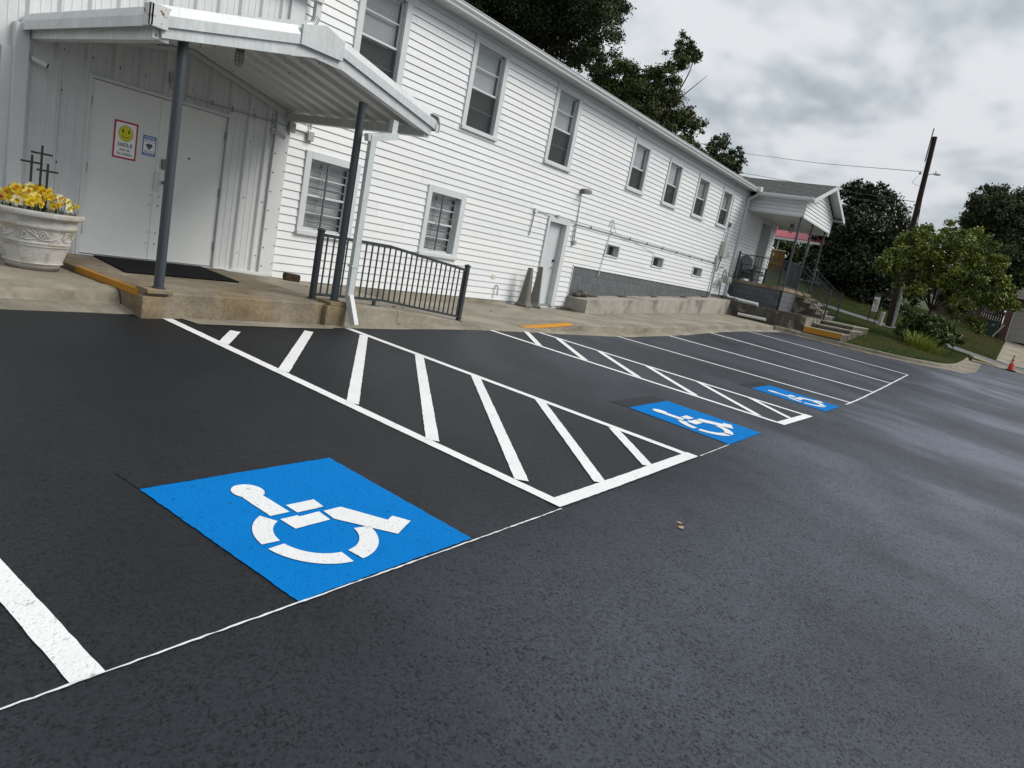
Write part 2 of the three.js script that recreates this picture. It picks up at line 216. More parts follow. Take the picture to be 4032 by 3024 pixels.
{
  const xs = []; for (let x = -40; x < -3; x += 3) xs.push(x); for (let x = -3; x < 14; x += 0.14) xs.push(x); for (let x = 14; x < 29; x += 0.25) xs.push(x); for (let x = 29; x <= 41.2; x += 0.4) xs.push(x); xs.push(41.25);
  const zs = [-7.12, -6.95]; for (let z = -6.85; z < 0.6; z += 0.12) zs.push(z); for (let z = 0.6; z < 4; z += 0.4) zs.push(z); zs.push(6, 10, 16, 24, 36);
  const pos = [], uv = [], col = [], idx = [];
  for (const z of zs) for (const x of xs) {
    pos.push(x, lotY(x, z), z); uv.push(x, -z);
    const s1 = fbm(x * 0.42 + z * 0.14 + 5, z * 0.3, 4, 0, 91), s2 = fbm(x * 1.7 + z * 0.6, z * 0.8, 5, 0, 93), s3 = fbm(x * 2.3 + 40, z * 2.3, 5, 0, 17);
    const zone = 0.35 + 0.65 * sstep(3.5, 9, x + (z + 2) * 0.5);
    let v = 0.93 + 0.4 * (s3 - 0.5) + 0.95 * zone * sstep(0.43, 0.66, s1 * 0.55 + s2 * 0.45) - (0.08 + 0.15 * zone) * sstep(0.5, 0.3, s1);  // sealer streaks, with sheen patches painted into the colour on the right
    v *= 0.5 + 1.1 * sstep(-2.5, -0.8, z + 0.5 * (s1 - 0.5)) * sstep(-1, 3.5, x) + 0.35 * sstep(3.5, 9, x); v *= 1 + 0.45 * sstep(4, 11, x + z * 0.8) * sstep(-5, -1, z) + 0.25 * sstep(14, 30, x);  // bays darkened, lane and far end lightened in colour, partly as painted sheen
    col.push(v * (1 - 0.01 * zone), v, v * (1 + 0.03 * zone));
  }
  const n = xs.length; for (let j = 0; j < zs.length - 1; j++) for (let i = 0; i < n - 1; i++) { const a = j * n + i; if (xs[i] > 27.6 && zs[j] < -2.4) continue; idx.push(a, a + n, a + 1, a + 1, a + n, a + n + 1); }
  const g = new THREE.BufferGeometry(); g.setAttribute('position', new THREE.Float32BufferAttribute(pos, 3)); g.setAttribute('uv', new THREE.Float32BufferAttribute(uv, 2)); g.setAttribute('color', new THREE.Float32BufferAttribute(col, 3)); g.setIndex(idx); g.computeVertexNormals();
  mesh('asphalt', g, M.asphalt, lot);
}
// paint laid on the asphalt as thin draped sheets with ragged edges
const rp = rng(11);
function stripe(name, x0, z0, x1, z1, w, lift = 0.005, mat = M.white, jit = 0.004, step = 0.05) {
  const dx = x1 - x0, dz = z1 - z0, L = Math.hypot(dx, dz), n = Math.max(2, Math.round(L / step)), nx = -dz / L, nz = dx / L, o = []; let prev;
  for (let i = 0; i <= n; i++) { const t = i / n, j1 = jit * (rp() - 0.5), j2 = jit * (rp() - 0.5), cx = x0 + dx * t, cz = z0 + dz * t; const a = [cx + nx * (w / 2 + j1), 0, cz + nz * (w / 2 + j1)], b = [cx - nx * (w / 2 + j2), 0, cz - nz * (w / 2 + j2)]; a[1] = lotY(a[0], a[2]) + lift; b[1] = lotY(b[0], b[2]) + lift; if (prev) quad(o, prev[0], a, b, prev[1]); prev = [a, b]; }
  const g = tris(o), p = g.attributes.position; if (g.attributes.normal.getY(0) < 0) { for (let i = 0; i < p.count; i += 3) { const b = [p.getX(i + 1), p.getY(i + 1), p.getZ(i + 1)]; p.setXYZ(i + 1, p.getX(i + 2), p.getY(i + 2), p.getZ(i + 2)); p.setXYZ(i + 2, ...b); } g.computeVertexNormals(); }
  return mesh(name, boxUV(g), mat, lot);
}
function poly(name, pts, lift, mat, parent, jit = 0.006, step = 0.04) {
  const q = []; pts.forEach((a, i) => { const b = pts[(i + 1) % pts.length], L = Math.hypot(b[0] - a[0], b[1] - a[1]), n = Math.max(1, Math.round(L / step)); for (let k = 0; k < n; k++) { const t = k / n, j = k ? jit : 0; q.push(new THREE.Vector2(a[0] + (b[0] - a[0]) * t + j * (rp() - 0.5), -(a[1] + (b[1] - a[1]) * t + j * (rp() - 0.5)))); } });
  const g = new THREE.ShapeGeometry(new THREE.Shape(q)).rotateX(-Math.PI / 2), p = g.attributes.position; for (let i = 0; i < p.count; i++) p.setY(i, lotY(p.getX(i), p.getZ(i)) + lift); g.computeVertexNormals();
  return mesh(name, boxUV(g), mat, parent);
}
// stall lines
stripe('parking_stripe', 0.97, -6.9, 0.985, -1.98, 0.1);
for (const [xt, zt, xb, zb] of [[13.56, -6.73, 13.65, -2.06], [16.3, -6.77, 16.3, -2.07], [19.0, -6.74, 19.0, -2.11], [22.43, -6.9, 22.38, -2.16]]) stripe('parking_stripe', xt, zt, xb, zb, 0.1, 0.006, M.white, 0.006, 0.08);
stripe('layout_line', -4, -1.95, 3.78, -1.995, 0.008, 0.005, M.symbol, 0.005, 0.03);
stripe('layout_line', 6.2, -2.012, 7.02, -2.02, 0.008, 0.005, M.symbol, 0.006, 0.03);
stripe('layout_line', 13.2, -2.05, 22.3, -2.165, 0.03, 0.005, M.symbol, 0.014, 0.05);
// access aisle hatching
function aisle(xl, xr, zt, zb, diags, zl) {
  stripe('aisle_line', xl, zl, xl, zb - 0.05, 0.1, 0.0055); stripe('aisle_line', xr, zt, xr, zb - 0.05, 0.1, 0.0055); stripe('aisle_line', xl - 0.06, zb, xr + 0.06, zb, 0.11, 0.009);
  for (const [a, b, c, d] of diags) stripe('aisle_hatch', a, b, c, d, 0.1, 0.0075);
}
aisle(3.84, 6.09, -6.72, -2.065, [[4.31, -6.37, 3.86, -5.87], [5.31, -6.46, 3.87, -4.97], [6.03, -6.33, 3.88, -4.08], [6.05, -5.41, 3.89, -3.21], [6.07, -4.58, 3.92, -2.41], [6.07, -3.72, 4.51, -2.12], [6.04, -2.83, 5.32, -2.12]], -6.86);
aisle(9.13, 10.54, -6.76, -2.07, [[10.14, -6.75, 9.18, -5.83], [10.48, -6.3, 9.17, -4.99], [10.48, -5.46, 9.17, -4.1], [10.5, -4.58, 9.18, -3.24], [10.54, -3.74, 9.19, -2.38], [10.54, -2.92, 9.78, -2.12]], -6.76);
// blue accessible-parking squares with the stencilled symbol
const SYM = {
  body: [[2.13, -2.90], [2.24, -2.88], [2.245, -2.665], [2.13, -2.665]],
  arm: [[2.275, -2.735], [2.455, -2.735], [2.445, -2.64], [2.275, -2.64]],
  lap: [[2.15, -2.615], [2.255, -2.615], [2.255, -2.6], [2.385, -2.605], [2.375, -2.505], [2.155, -2.5]],
  leg: [[2.41, -2.6], [2.53, -2.6], [2.655, -2.37], [2.715, -2.395], [2.765, -2.305], [2.585, -2.225], [2.4, -2.505]],
};
const arc = (cx, cz, r0, r1, a0, a1) => { const o = []; for (let i = 0; i <= 12; i++) { const a = a0 + (a1 - a0) * i / 12; o.push([cx + r1 * Math.cos(a), cz + r1 * Math.sin(a)]); } for (let i = 12; i >= 0; i--) { const a = a0 + (a1 - a0) * i / 12; o.push([cx + r0 * Math.cos(a), cz + r0 * Math.sin(a)]); } return o; };
const rad = Math.PI / 180;
for (const [sq, dx] of [[[[1.74, -3.18], [2.92, -3.2], [2.89, -2.01], [1.77, -1.99]], 0], [[[7.12, -3.21], [8.15, -3.21], [8.11, -2.02], [7.04, -2.02]], 5.25], [[[11.66, -3.24], [12.76, -3.25], [12.62, -2.04], [11.54, -2.04]], 9.82]]) {
  const g = new THREE.Group(); g.name = 'accessible_marking'; lot.add(g);
  poly('blue_square', sq, 0.005, M.blue, g, 0.006, 0.025);
  const mv = p => p.map(([x, z]) => [(x - 2.33) * 0.97 + 2.31 + dx, z - (dx ? 0.02 : 0)]);
  const head = []; for (let i = 0; i < 28; i++) head.push([2.2 + 0.085 * Math.cos(i / 28 * 6.2832), -2.955 + 0.085 * Math.sin(i / 28 * 6.2832)]);
  poly('stencil_head', mv(head), 0.0095, M.symbol, g, 0.003);
  for (const k of ['body', 'arm', 'lap', 'leg']) poly('stencil_' + k, mv(SYM[k]), k === 'body' ? 0.0088 : 0.0095, M.symbol, g, 0.003);
  for (const [a0, a1] of [[184, 243], [96, 175], [12, 85]]) poly('stencil_wheel', mv(arc(2.22, -2.42, 0.205, 0.3, a0 * rad, a1 * rad)), 0.0095, M.symbol, g, 0.003);
  poly('blackout_patch', [[sq[0][0] - 0.01, sq[0][1] - 0.23], [sq[1][0] + 0.03, sq[1][1] - 0.21], [sq[1][0] + 0.01, sq[1][1] - 0.005], [sq[0][0] + 0.0, sq[0][1] - 0.005]], 0.0035, M.blackout, g, 0.008, 0.06);
}

// ---------------------------------------------------------------- concrete: walks, kerbs, entrance slab
const edgeX = [3, 6.08, 7.2, 8.2, 9, 10.4, 12.1, 14.4, 17.1, 19.6, 23, 26.4], edgeH = [0.33, 0.43, 0.405, 0.32, 0.245, 0.228, 0.345, 0.355, 0.42, 0.54, 0.655, 0.70];
const wallX = [3, 6.08, 7.2, 8.2, 9.4, 11.4, 13, 16, 19, 22, 26.9], wallH = [0.33, 0.43, 0.385, 0.335, 0.2, 0.225, 0.31, 0.285, 0.44, 0.58, 0.78];
const walkY = (x, z) => { const t = clamp((-z - 7.1) / 2.5); return lerpT(edgeX, edgeH, x) * (1 - t) + lerpT(wallX, wallH, x) * t; };
function drape(x0, x1, z0, z1, yf, thick, nx = 6, nz = 6, bev = 0.006) { // slab with a top that follows yf
  const o = [], p = (i, j) => { const x = x0 + (x1 - x0) * i / nx, z = z0 + (z1 - z0) * j / nz; const e = (i === 0 || i === nx || j === 0 || j === nz) ? bev : 0; return [x, yf(x, z) - e, z]; };
  for (let i = 0; i < nx; i++) for (let j = 0; j < nz; j++) quad(o, p(i, j), p(i, j + 1), p(i + 1, j + 1), p(i + 1, j));
  const dn = a => [a[0], a[1] - thick, a[2]];
  for (let i = 0; i < nx; i++) { quad(o, p(i, nz), dn(p(i, nz)), dn(p(i + 1, nz)), p(i + 1, nz)); quad(o, p(i + 1, 0), dn(p(i + 1, 0)), dn(p(i, 0)), p(i, 0)); }
  for (let j = 0; j < nz; j++) { quad(o, p(0, j), dn(p(0, j)), dn(p(0, j + 1)), p(0, j + 1)); quad(o, p(nx, j + 1), dn(p(nx, j + 1)), dn(p(nx, j)), p(nx, j)); }
  return boxUV(tris(o));
}
const walk = structure('sidewalk');
{
  const js = [6.1, 7.55, 9.02, 10.5, 12.1, 13.6, 15.1, 16.7, 18.3, 19.9, 21.5, 23.1, 24.7, 26.55];
  for (let i = 0; i < js.length - 1; i++) { const a = js[i] + 0.005, b = js[i + 1] - 0.005, zm = -8.35; mesh('slab', drape(a, b, zm + 0.004, -7.155, walkY, 0.25, 5, 4), M.conc, walk); mesh('slab', drape(a, b, -9.68, zm - 0.004, walkY, 0.25, 5, 4), M.conc, walk); }
  // foundation lip under the siding
  mesh('foundation_lip', fin(box(7.9, 13.2, 0.05, 0.352, -9.62, -9.57)), M.conc, walk);
  // left walk with its rounded kerb
  const lx = [-3.5, -1.7, 0.1, 1.85, 3.585];
  for (let i = 0; i < lx.length - 1; i++) mesh('slab', drape(lx[i] + 0.004, lx[i + 1] - 0.004, -9.6, -7.55, () => 0.38, 0.3, 2, 2), M.conc, walk);
  const prof = [[0, 0.12], [0.31, 0.12], [0.31, 0.222], [0.285, 0.25], [0.268, 0.3], [0.25, 0.338], [0.215, 0.366], [0.17, 0.379], [0, 0.382]];
  for (let i = 0; i < lx.length - 1; i++) mesh('kerb', fin(sweep(prof, V(lx[i + 1] - 0.004, 0, -7.55), V(lx[i] + 0.004, 0, -7.55))), M.conc, walk);
  for (let i = 0; i < lx.length - 1; i++) mesh('gutter_pan', drape(lx[i] + 0.003, lx[i + 1] + (i === 3 ? 0.1 : -0.003), -7.27, -6.965, (x, z) => lotY(x, z) + 0.012 + 0.03 * clamp((-z - 6.97) / 0.3), 0.1, 6, 3), M.conc, walk);
  // kerb and gutter along the walk
  const ks = [6.1, 7.25, 8.9, 10.5, 12.1, 14.4, 17.1, 19.6, 23, 26.1];
  for (let i = 0; i < ks.length - 1; i++) {
    const a = ks[i] + 0.004, b = ks[i + 1] - 0.004;
    if (b > 8.9 && a < 10.5) mesh('kerb', drape(a, b, -7.155, -7.02, (x, z) => walkY(x, -7.155) * 0.6 + 0.4 * (lotY(x, -7) + 0.02), 0.2, 6, 2), M.conc, walk);
    else mesh('kerb', drape(a, b, -7.155, -7.01, (x, z) => walkY(x, -7.155) - 0.018 * Math.pow(clamp((z + 7.155) / 0.145), 3), 0.3, 8, 5), M.conc, walk);
    mesh('gutter_pan', drape(a - (i ? 0 : 0.3), b, -7.02, -6.72 - 0.02 * Math.sin(a), (x, z) => lotY(x, z) + 0.009 + 0.02 * clamp((-z - 6.72) / 0.3), 0.1, 8, 2), M.conc, walk);
  }
  { // worn yellow nosing on the tapered kerb
    const o = []; let pv; for (let i = 0; i <= 22; i++) { const x = 10.45 + 1.64 * i / 22, y = walkY(x, -7.155) + 0.004, w = 0.012 + 0.014 * rp(); const a = [x, y, -7.15], b = [x, y, -7.03], c = [x, y - 0.02, -7.004], d = [x, y - w - 0.02, -7.004]; if (pv) { quad(o, pv[0], pv[1], b, a); quad(o, pv[1], pv[2], c, b); quad(o, pv[2], pv[3], d, c); } pv = [a, b, c, d]; }
    mesh('yellow_edge', boxUV(tris(o)), P([0.62, 0.27, 0.012], 0.75, { map: paintMap, side: THREE.DoubleSide }), walk);
  }
  mesh('slab', drape(26.3, 26.63, -7.15, -6.18, (x, z) => lotY(26.4, Math.max(z, -6.9)) + 0.145 + 0.1 * (x - 26.3), 0.3, 2, 4), M.conc, walk);
  // kerb along the far end of the lot, round the grass island
  const path = [V(26.1, 0, -6.98), V(26.28, 0, -6.7), V(26.36, 0, -6.2), V(26.5, 0, -5.3), V(26.62, 0, -4.4), V(26.8, 0, -3.5), V(27.3, 0, -2.6), V(28.1, 0, -1.95), V(29.1, 0, -1.68), V(31, 0, -1.52), V(34, 0, -1.5), V(37, 0, -1.55), V(39.4, 0, -1.6)];
  const cv = new THREE.CatmullRomCurve3(path), N = 96, pts = cv.getSpacedPoints(N);
  const segs = [[0, 9], [9, 19], [19, 30], [30, 44], [44, 60], [60, 78], [78, 96]];
  for (const [s, e] of segs) {
    const o = []; let pv; for (let i = s; i <= e; i++) {
      const p = pts[i], t = cv.getTangentAt(i / N).setY(0).normalize(), n = V(-t.z, 0, t.x); if (n.z < -0.3 || n.x > 0.6) n.negate(); // towards the lot
      const e0 = i === s ? 0.004 : i === e ? -0.004 : 0, q = p.clone().addScaledVector(t, e0);
      const top = lotY(q.x, q.z) + 0.15 + (q.x > 33 ? 0.0 : 0); const at = (d, y) => { const w = q.clone().addScaledVector(n, d); return [w.x, y, w.z]; };
      const pan = q.x > 28.6 ? 0.55 : 0.17; const L = at(pan, 0); const row = [at(-0.17, top - 0.3), at(-0.17, top), at(-0.03, top + 0.003), at(0.0, top - 0.02), at(0.025, top - 0.115), at(0.04, top - 0.13), [L[0], lotY(L[0], L[2]) + 0.008, L[2]], [L[0], lotY(L[0], L[2]) - 0.05, L[2]]];
      if (pv) for (let k = 0; k < row.length - 1; k++) quad(o, pv[k], row[k], row[k + 1], pv[k + 1]); pv = row;
    }
    mesh('kerb', boxUV(tris(o)), P([0.82, 0.8, 0.78], 0.9, { map: concMap, bumpMap: concBump, bumpScale: 0.004, side: THREE.DoubleSide }), walk);
  }
}
// entrance slab under the canopy
const es = structure('entrance_slab');
{
  mesh('slab', fin(box(3.6, 6.08, 0.0, 0.44, -9.5, -6.86, 0.018)), M.slab, es);
  mesh('corner_block', fin(box(3.57, 3.9, 0.02, 0.4, -6.93, -6.82, 0.012)), M.slab, es);
  mesh('corner_block', fin(box(5.8, 6.12, 0.02, 0.43, -6.93, -6.79, 0.012)), M.slab, es);
  mesh('post_pad', fin(box(3.6, 3.86, 0.43, 0.475, -7.02, -6.8, 0.008)), M.slab, es);
  mesh('post_pad', fin(box(5.84, 6.1, 0.43, 0.48, -7.03, -6.79, 0.008)), M.slab, es);
  mesh('yellow_edge', fin(box(3.59, 3.635, 0.375, 0.445, -8.3, -6.96, 0.006)), M.yellow, es);
  const o = []; const yb = (x, z) => lotY(x, z); // tan apron at the foot of the slab
  const A = [[4.0, -6.86], [4.07, -6.63], [5.2, -6.61], [5.82, -6.63], [5.84, -6.85]]; const sh = new THREE.ShapeGeometry(new THREE.Shape(A.map(([x, z]) => new THREE.Vector2(x, -z)))).rotateX(-Math.PI / 2), pp = sh.attributes.position; for (let i = 0; i < pp.count; i++) pp.setY(i, yb(pp.getX(i), pp.getZ(i)) + 0.006); sh.computeVertexNormals();
  mesh('apron', boxUV(sh), M.conc, es);
}

// ---------------------------------------------------------------- long white sided building
const church = thing('church_hall', 'long white building with horizontal vinyl siding and blinds in its windows', 'building');
const ZW = -9.6;
const wins = [ // trim rectangle, glass rectangle, kind
  [7.945, 9.08, 3.6, 5.325, 8.07, 8.945, 3.68, 5.195, 'tall'], [10.77, 11.9, 3.61, 5.325, 10.89, 11.765, 3.68, 5.195, 'tall'], [13.73, 14.86, 3.58, 5.325, 13.85, 14.71, 3.665, 5.195, 'tall'],
  [17.8, 18.86, 3.735, 5.11, 17.9, 18.75, 3.83, 4.965, 'short'], [20.18, 21.24, 3.728, 5.11, 20.28, 21.13, 3.82, 4.965, 'short'], [22.58, 23.635, 3.738, 5.11, 22.68, 23.53, 3.83, 4.965, 'short'], [24.935, 25.98, 3.77, 5.12, 25.035, 25.88, 3.86, 4.975, 'short'],
  [7.33, 8.46, 1.125, 2.42, 7.445, 8.32, 1.215, 2.3, 'barred'], [10.17, 11.305, 1.108, 2.428, 10.29, 11.155, 1.2, 2.296, 'barred'],
  [17.42, 18.225, 1.85, 2.21, 17.47, 18.18, 1.89, 2.17, 'small'], [20.48, 21.315, 1.85, 2.207, 20.53, 21.27, 1.89, 2.167, 'small'], [23.835, 24.73, 1.85, 2.207, 23.885, 24.685, 1.89, 2.167, 'small'],
];
const DOOR = [14.37, 15.37, 0.35, 2.48, 14.456, 15.2, 0.37, 2.36];
{
  // openings seen by the siding: the inside of each trim board
  const holes = wins.map(w => [w[0] + 0.03, w[1] - 0.03, w[2] + 0.03, w[3] - 0.03]); holes.push([DOOR[0] + 0.02, DOOR[1] - 0.02, 0, DOOR[3] - 0.03], [15.965, 26.0, 0, 1.432], [26.0, 33, 0, 1.39]);
  const vm = [M.vinyl, M.vinyl.clone(), M.vinyl.clone(), M.vinyl.clone()]; vm[1].color.multiplyScalar(0.975); vm[2].color.multiplyScalar(0.955); vm[3].color.setRGB(0.9, 0.915, 0.925);
  const rs = rng(5), LAP = 0.127, Y0 = 0.357, XE = 27.72;
  for (let r = 0; r < 20; r++) {
    const y0 = Y0 + r * 2 * LAP; let x = 6.94, first = 1.2 + rs() * 2.4;
    while (x < XE - 0.01) {
      const xe = Math.min(XE, x + (first || 3.66)); first = 0;
      const cuts = new Set([x + 0.0022, xe - 0.0022]); for (const h of holes) for (const c of [h[0], h[1]]) if (c > x && c < xe) cuts.add(c);
      const cs = [...cuts].sort((a, b) => a - b); let run = []; const off = rs() * 0.0022;
      const flush = () => { if (!run.length) return; const o = []; for (const [u, v, rg] of run) for (const [a, b] of rg) for (let l = 0; l < 2; l++) { const lo = Math.max(a, l * LAP), hi = Math.min(b, (l + 1) * LAP); if (hi - lo < 0.002) continue; const zf = y => ZW + off + 0.02 - 0.0165 * (y - l * LAP) / LAP; const bt = lo === l * LAP ? 0.008 : 0, ya = y0 + lo + bt, yb = y0 + hi, za = zf(lo), zb = zf(hi); quad(o, [u, ya, za], [v, ya, za], [v, yb, zb], [u, yb, zb]); if (lo === l * LAP) { quad(o, [u, ya, ZW - 0.006], [v, ya, ZW - 0.006], [v, ya, za], [u, ya, za]); } } if (o.length) mesh('siding_panel', boxUV(tris(o)), vm[Math.floor(rs() * 4)], church); run = []; };
      for (let i = 0; i < cs.length - 1; i++) { const u = cs[i], v = cs[i + 1], m = (u + v) / 2; if (v - u < 0.004) continue; let rg = [[0, 2 * LAP]]; for (const h of holes) if (m > h[0] && m < h[1]) { const nr = []; for (const [a, b] of rg) { const ha = h[2] - y0, hb = h[3] - y0; if (hb <= a || ha >= b) nr.push([a, b]); else { if (ha > a) nr.push([a, ha]); if (hb < b) nr.push([hb, b]); } } rg = nr; } if (rg.length) run.push([u, v, rg]); else flush(); }
      flush(); x = xe;
    }
  }
  // sheathing wall with openings, other walls, roof
  const sh = new THREE.Shape([[6.9, 0.1], [27.74, 0.1], [27.74, 5.5], [6.9, 5.5]].map(p => new THREE.Vector2(...p)));
  for (const w of wins) sh.holes.push(new THREE.Path([[w[4] - 0.02, w[6] - 0.02], [w[5] + 0.02, w[6] - 0.02], [w[5] + 0.02, w[7] + 0.02], [w[4] - 0.02, w[7] + 0.02]].map(p => new THREE.Vector2(...p))));
  sh.holes.push(new THREE.Path([[DOOR[4], 0.33], [DOOR[5], 0.33], [DOOR[5], DOOR[7]], [DOOR[4], DOOR[7]]].map(p => new THREE.Vector2(...p))));
  mesh('wall_core', fin(new THREE.ExtrudeGeometry(sh, { depth: 0.13, bevelEnabled: false }).translate(0, 0, -9.737)), M.trim, church);
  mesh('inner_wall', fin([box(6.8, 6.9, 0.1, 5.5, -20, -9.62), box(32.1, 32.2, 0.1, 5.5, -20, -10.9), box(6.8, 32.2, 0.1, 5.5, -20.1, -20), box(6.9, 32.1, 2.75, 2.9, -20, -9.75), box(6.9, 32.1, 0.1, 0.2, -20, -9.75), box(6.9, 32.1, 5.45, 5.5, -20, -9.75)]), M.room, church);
  const roof = mesh('roof', fin([sweep([[0, 0], [0, 0.06], [5.6, 1.86], [5.6, 1.8]], V(6.6, 5.52, -9.27), V(27.5, 5.52, -9.27)), sweep([[5.6, 1.8], [5.6, 1.86], [11.2, 0.06], [11.2, 0]], V(6.6, 5.52, -9.27), V(32.4, 5.52, -9.27))]), M.shingle, church);
  // eave: soffit boards, frieze, fascia, gutter
  const ns = 90; for (let i = 0; i < ns; i++) { const a = 6.95 + i * (20.55 / ns); mesh('soffit_board', fin(box(a + 0.003, a + 20.55 / ns - 0.003, 5.425 + (i % 2) * 0.0015, 5.44, -9.6, -9.27)), M.trim, church); }
  mesh('frieze_trim', fin([box(6.94, 27.72, 5.405, 5.425, -9.6, -9.562), box(6.94, 27.72, 5.33, 5.338, -9.6, -9.558), box(25.99, 26.02, 1.43, 5.41, -9.595, -9.57)]), M.trim, church);
  const gp = [[0, 0.13], [0, 0], [0.075, 0], [0.08, 0.03], [0.115, 0.075], [0.115, 0.118], [0.128, 0.122], [0.128, 0.132], [0.105, 0.132], [0.105, 0.08], [0.07, 0.035], [0.068, 0.01], [0.01, 0.01], [0.01, 0.13]];
  const gutter = mesh('gutter', fin([sweep(gp, V(27.48, 5.39, -9.27), V(6.9, 5.39, -9.27)), box(27.47, 27.485, 5.39, 5.522, -9.27, -9.145)]), M.trim, church);
  mesh('fascia', fin(box(6.9, 27.48, 5.4, 5.53, -9.285, -9.272)), M.trim, church);
  mesh('downspout', fin([tube([V(27.44, 5.4, -9.2), V(27.45, 5.28, -9.22), V(27.55, 5.14, -9.5), V(27.57, 4.98, -9.53)], 0.05, 20, 8), box(27.53, 27.62, 1.5, 5.05, -9.57, -9.49, 0.008), cyl(V(27.575, 1.3, -9.53), V(27.575, 1.52, -9.53), 0.07)]), M.trim, church);
  mesh('block_trim', fin([box(15.93, 15.965, 0.66, 1.46, -9.6, -9.57), box(15.93, 26.0, 1.428, 1.45, -9.6, -9.565)]), M.trim, church);
  // painted block foundation
  const rb = rng(9), bm = [M.block, M.block.clone(), M.block.clone()]; bm[1].color.multiplyScalar(0.92); bm[2].color.multiplyScalar(1.07);
  const bg = new Map(); const bgeo = w => { const k = w.toFixed(3); if (!bg.has(k)) bg.set(k, boxUV(new RoundedBoxGeometry(w, 0.19, 0.05, 1, 0.006))); return bg.get(k); };
  mesh('mortar', fin(box(15.97, 27.7, 0.2, 1.43, -9.73, -9.62)), M.mortar, church);
  for (let r = 0; r < 5; r++) { const y = 1.33 - r * 0.2; let x = 15.97 - (r % 2) * 0.2; while (x < 27.6) { let a = Math.max(x + 0.004, 15.972), b = Math.min(x + 0.396, 27.7); const low = 0.66 + (a - 16) * 0.056; if (b - a > 0.05 && y + 0.1 > low - 0.12) { const m = mesh('block', bgeo(b - a), bm[Math.floor(rb() * 3)], church); m.position.set((a + b) / 2, y, -9.615 + rb() * 0.004); } x += 0.4; } }
  // windows
  const slatG = new Map();
  wins.forEach((w, wi) => {
    const [x0, x1, y0, y1, a, b, c, d, kind] = w, g = new THREE.Group(); g.name = 'window'; church.add(g);
    const zo = ZW + 0.042, zi = ZW - 0.01;
    const fr = (p0, p1) => p0;
    const tr = []; const bev = [[x0, a, y0, y1, 0], [b, x1, y0, y1, 0], [a, b, d, y1, 1]]; for (const [u, v, p, q] of bev) tr.push(box(u, v, p, q, zi, zo, 0.006)); tr.push(box(a, b, y0, c, zi, zo - 0.004, 0.006));
    mesh('trim', fin(tr), M.trim, g);
    if (kind !== 'small') mesh('sill', fin(box(x0 - 0.01, x1 + 0.01, y0 - 0.012, y0 + 0.055, zi, zo + 0.03, 0.006)), M.trim, g);
    const zs = kind === 'small' ? -9.72 : kind === 'barred' ? -9.69 : -9.655, fw = kind === 'small' ? 0.02 : 0.028, m = (c + d) / 2 - 0.02, f = [];
    f.push(box(a - 0.02, a + fw, c - 0.02, d + 0.02, zs - 0.02, zs + 0.012), box(b - fw, b + 0.02, c - 0.02, d + 0.02, zs - 0.02, zs + 0.012), box(a, b, d - fw, d + 0.02, zs - 0.02, zs + 0.012), box(a, b, c - 0.02, c + fw, zs - 0.02, zs + 0.012));
    if (kind === 'tall' || kind === 'short') f.push(box(a + fw, b - fw, m - 0.018, m + 0.018, zs - 0.02, zs + 0.018));
    if (kind === 'tall') f.push(box(a + fw, b - fw, m + (d - m) * 0.5 - 0.008, m + (d - m) * 0.5 + 0.008, zs - 0.01, zs + 0.005), box(a + fw, b - fw, c + (m - c) * 0.5 - 0.008, c + (m - c) * 0.5 + 0.008, zs - 0.01, zs + 0.005));
    mesh('sash', fin(f), M.trim, g);
    const pane = (p, q) => mesh('pane', fin(box(a + fw, b - fw, p, q, zs - 0.004, zs - 0.001)), M.glass, g);
    if (kind === 'small') { mesh('pane', fin(box(a + fw, b - fw, c + fw, d - fw, zs - 0.004, zs - 0.001)), M.glass, g); mesh('curtain', fin(tubeCurtain(a + 0.03, b - 0.25, c, d, zs - 0.07)), M.blind, g); }
    else { pane(c + fw, m - 0.018); pane(m + 0.018, d - fw); }
    if (kind === 'tall' || kind === 'short') mesh('insect_screen', fin(box(a + fw * 0.6, b - fw * 0.6, c + fw * 0.6, m - 0.015, zs + 0.013, zs + 0.015)), M.screen, g);
    if (kind !== 'small') { // venetian blind
      const sl = [], gap = 0.029, rr = rng(40 + wi); const tilt = kind === 'barred' ? 1.0 : 1.1; for (let y = c + 0.03; y < d - 0.06; y += gap) { const s = new THREE.BoxGeometry(b - a - 0.05, 0.0012, 0.033).rotateX(tilt + (rr() - 0.5) * 0.1).rotateZ((rr() - 0.5) * 0.004); sl.push(s.translate((a + b) / 2, y, zs - 0.065)); } sl.push(box(a + 0.02, b - 0.02, d - 0.055, d - 0.01, zs - 0.09, zs - 0.04)); for (const q of [0.14, 0.5, 0.86]) sl.push(box(a + (b - a) * q - 0.002, a + (b - a) * q + 0.002, c + 0.02, d - 0.05, zs - 0.048, zs - 0.046)); mesh('blind', fin(sl), M.blind, g);
    }
    if (kind === 'barred') {
      const vx = a + (b - a) * 0.42, zb = -9.6, B = [box(vx - 0.012, vx + 0.012, c + 0.015, d - 0.015, zb - 0.012, zb + 0.012)];
      for (let k = 0; k < 4; k++) { const y = c + (d - c) * (0.115 + k * 0.248); B.push(box(a + 0.006, b - 0.1, y - 0.012, y + 0.012, zb - 0.02, zb)); } mesh('security_bar', fin(B), M.darkGrey, g);
      mesh('sash_rail', fin([box(a, b - 0.05, m - 0.005, m + 0.03, zs, zs + 0.04), box(a, b - 0.05, c + (m - c) * 0.48, c + (m - c) * 0.48 + 0.018, zs, zs + 0.02), box(a, b - 0.05, m + (d - m) * 0.5, m + (d - m) * 0.5 + 0.018, zs, zs + 0.02)]), M.trim, g);
    }
  });
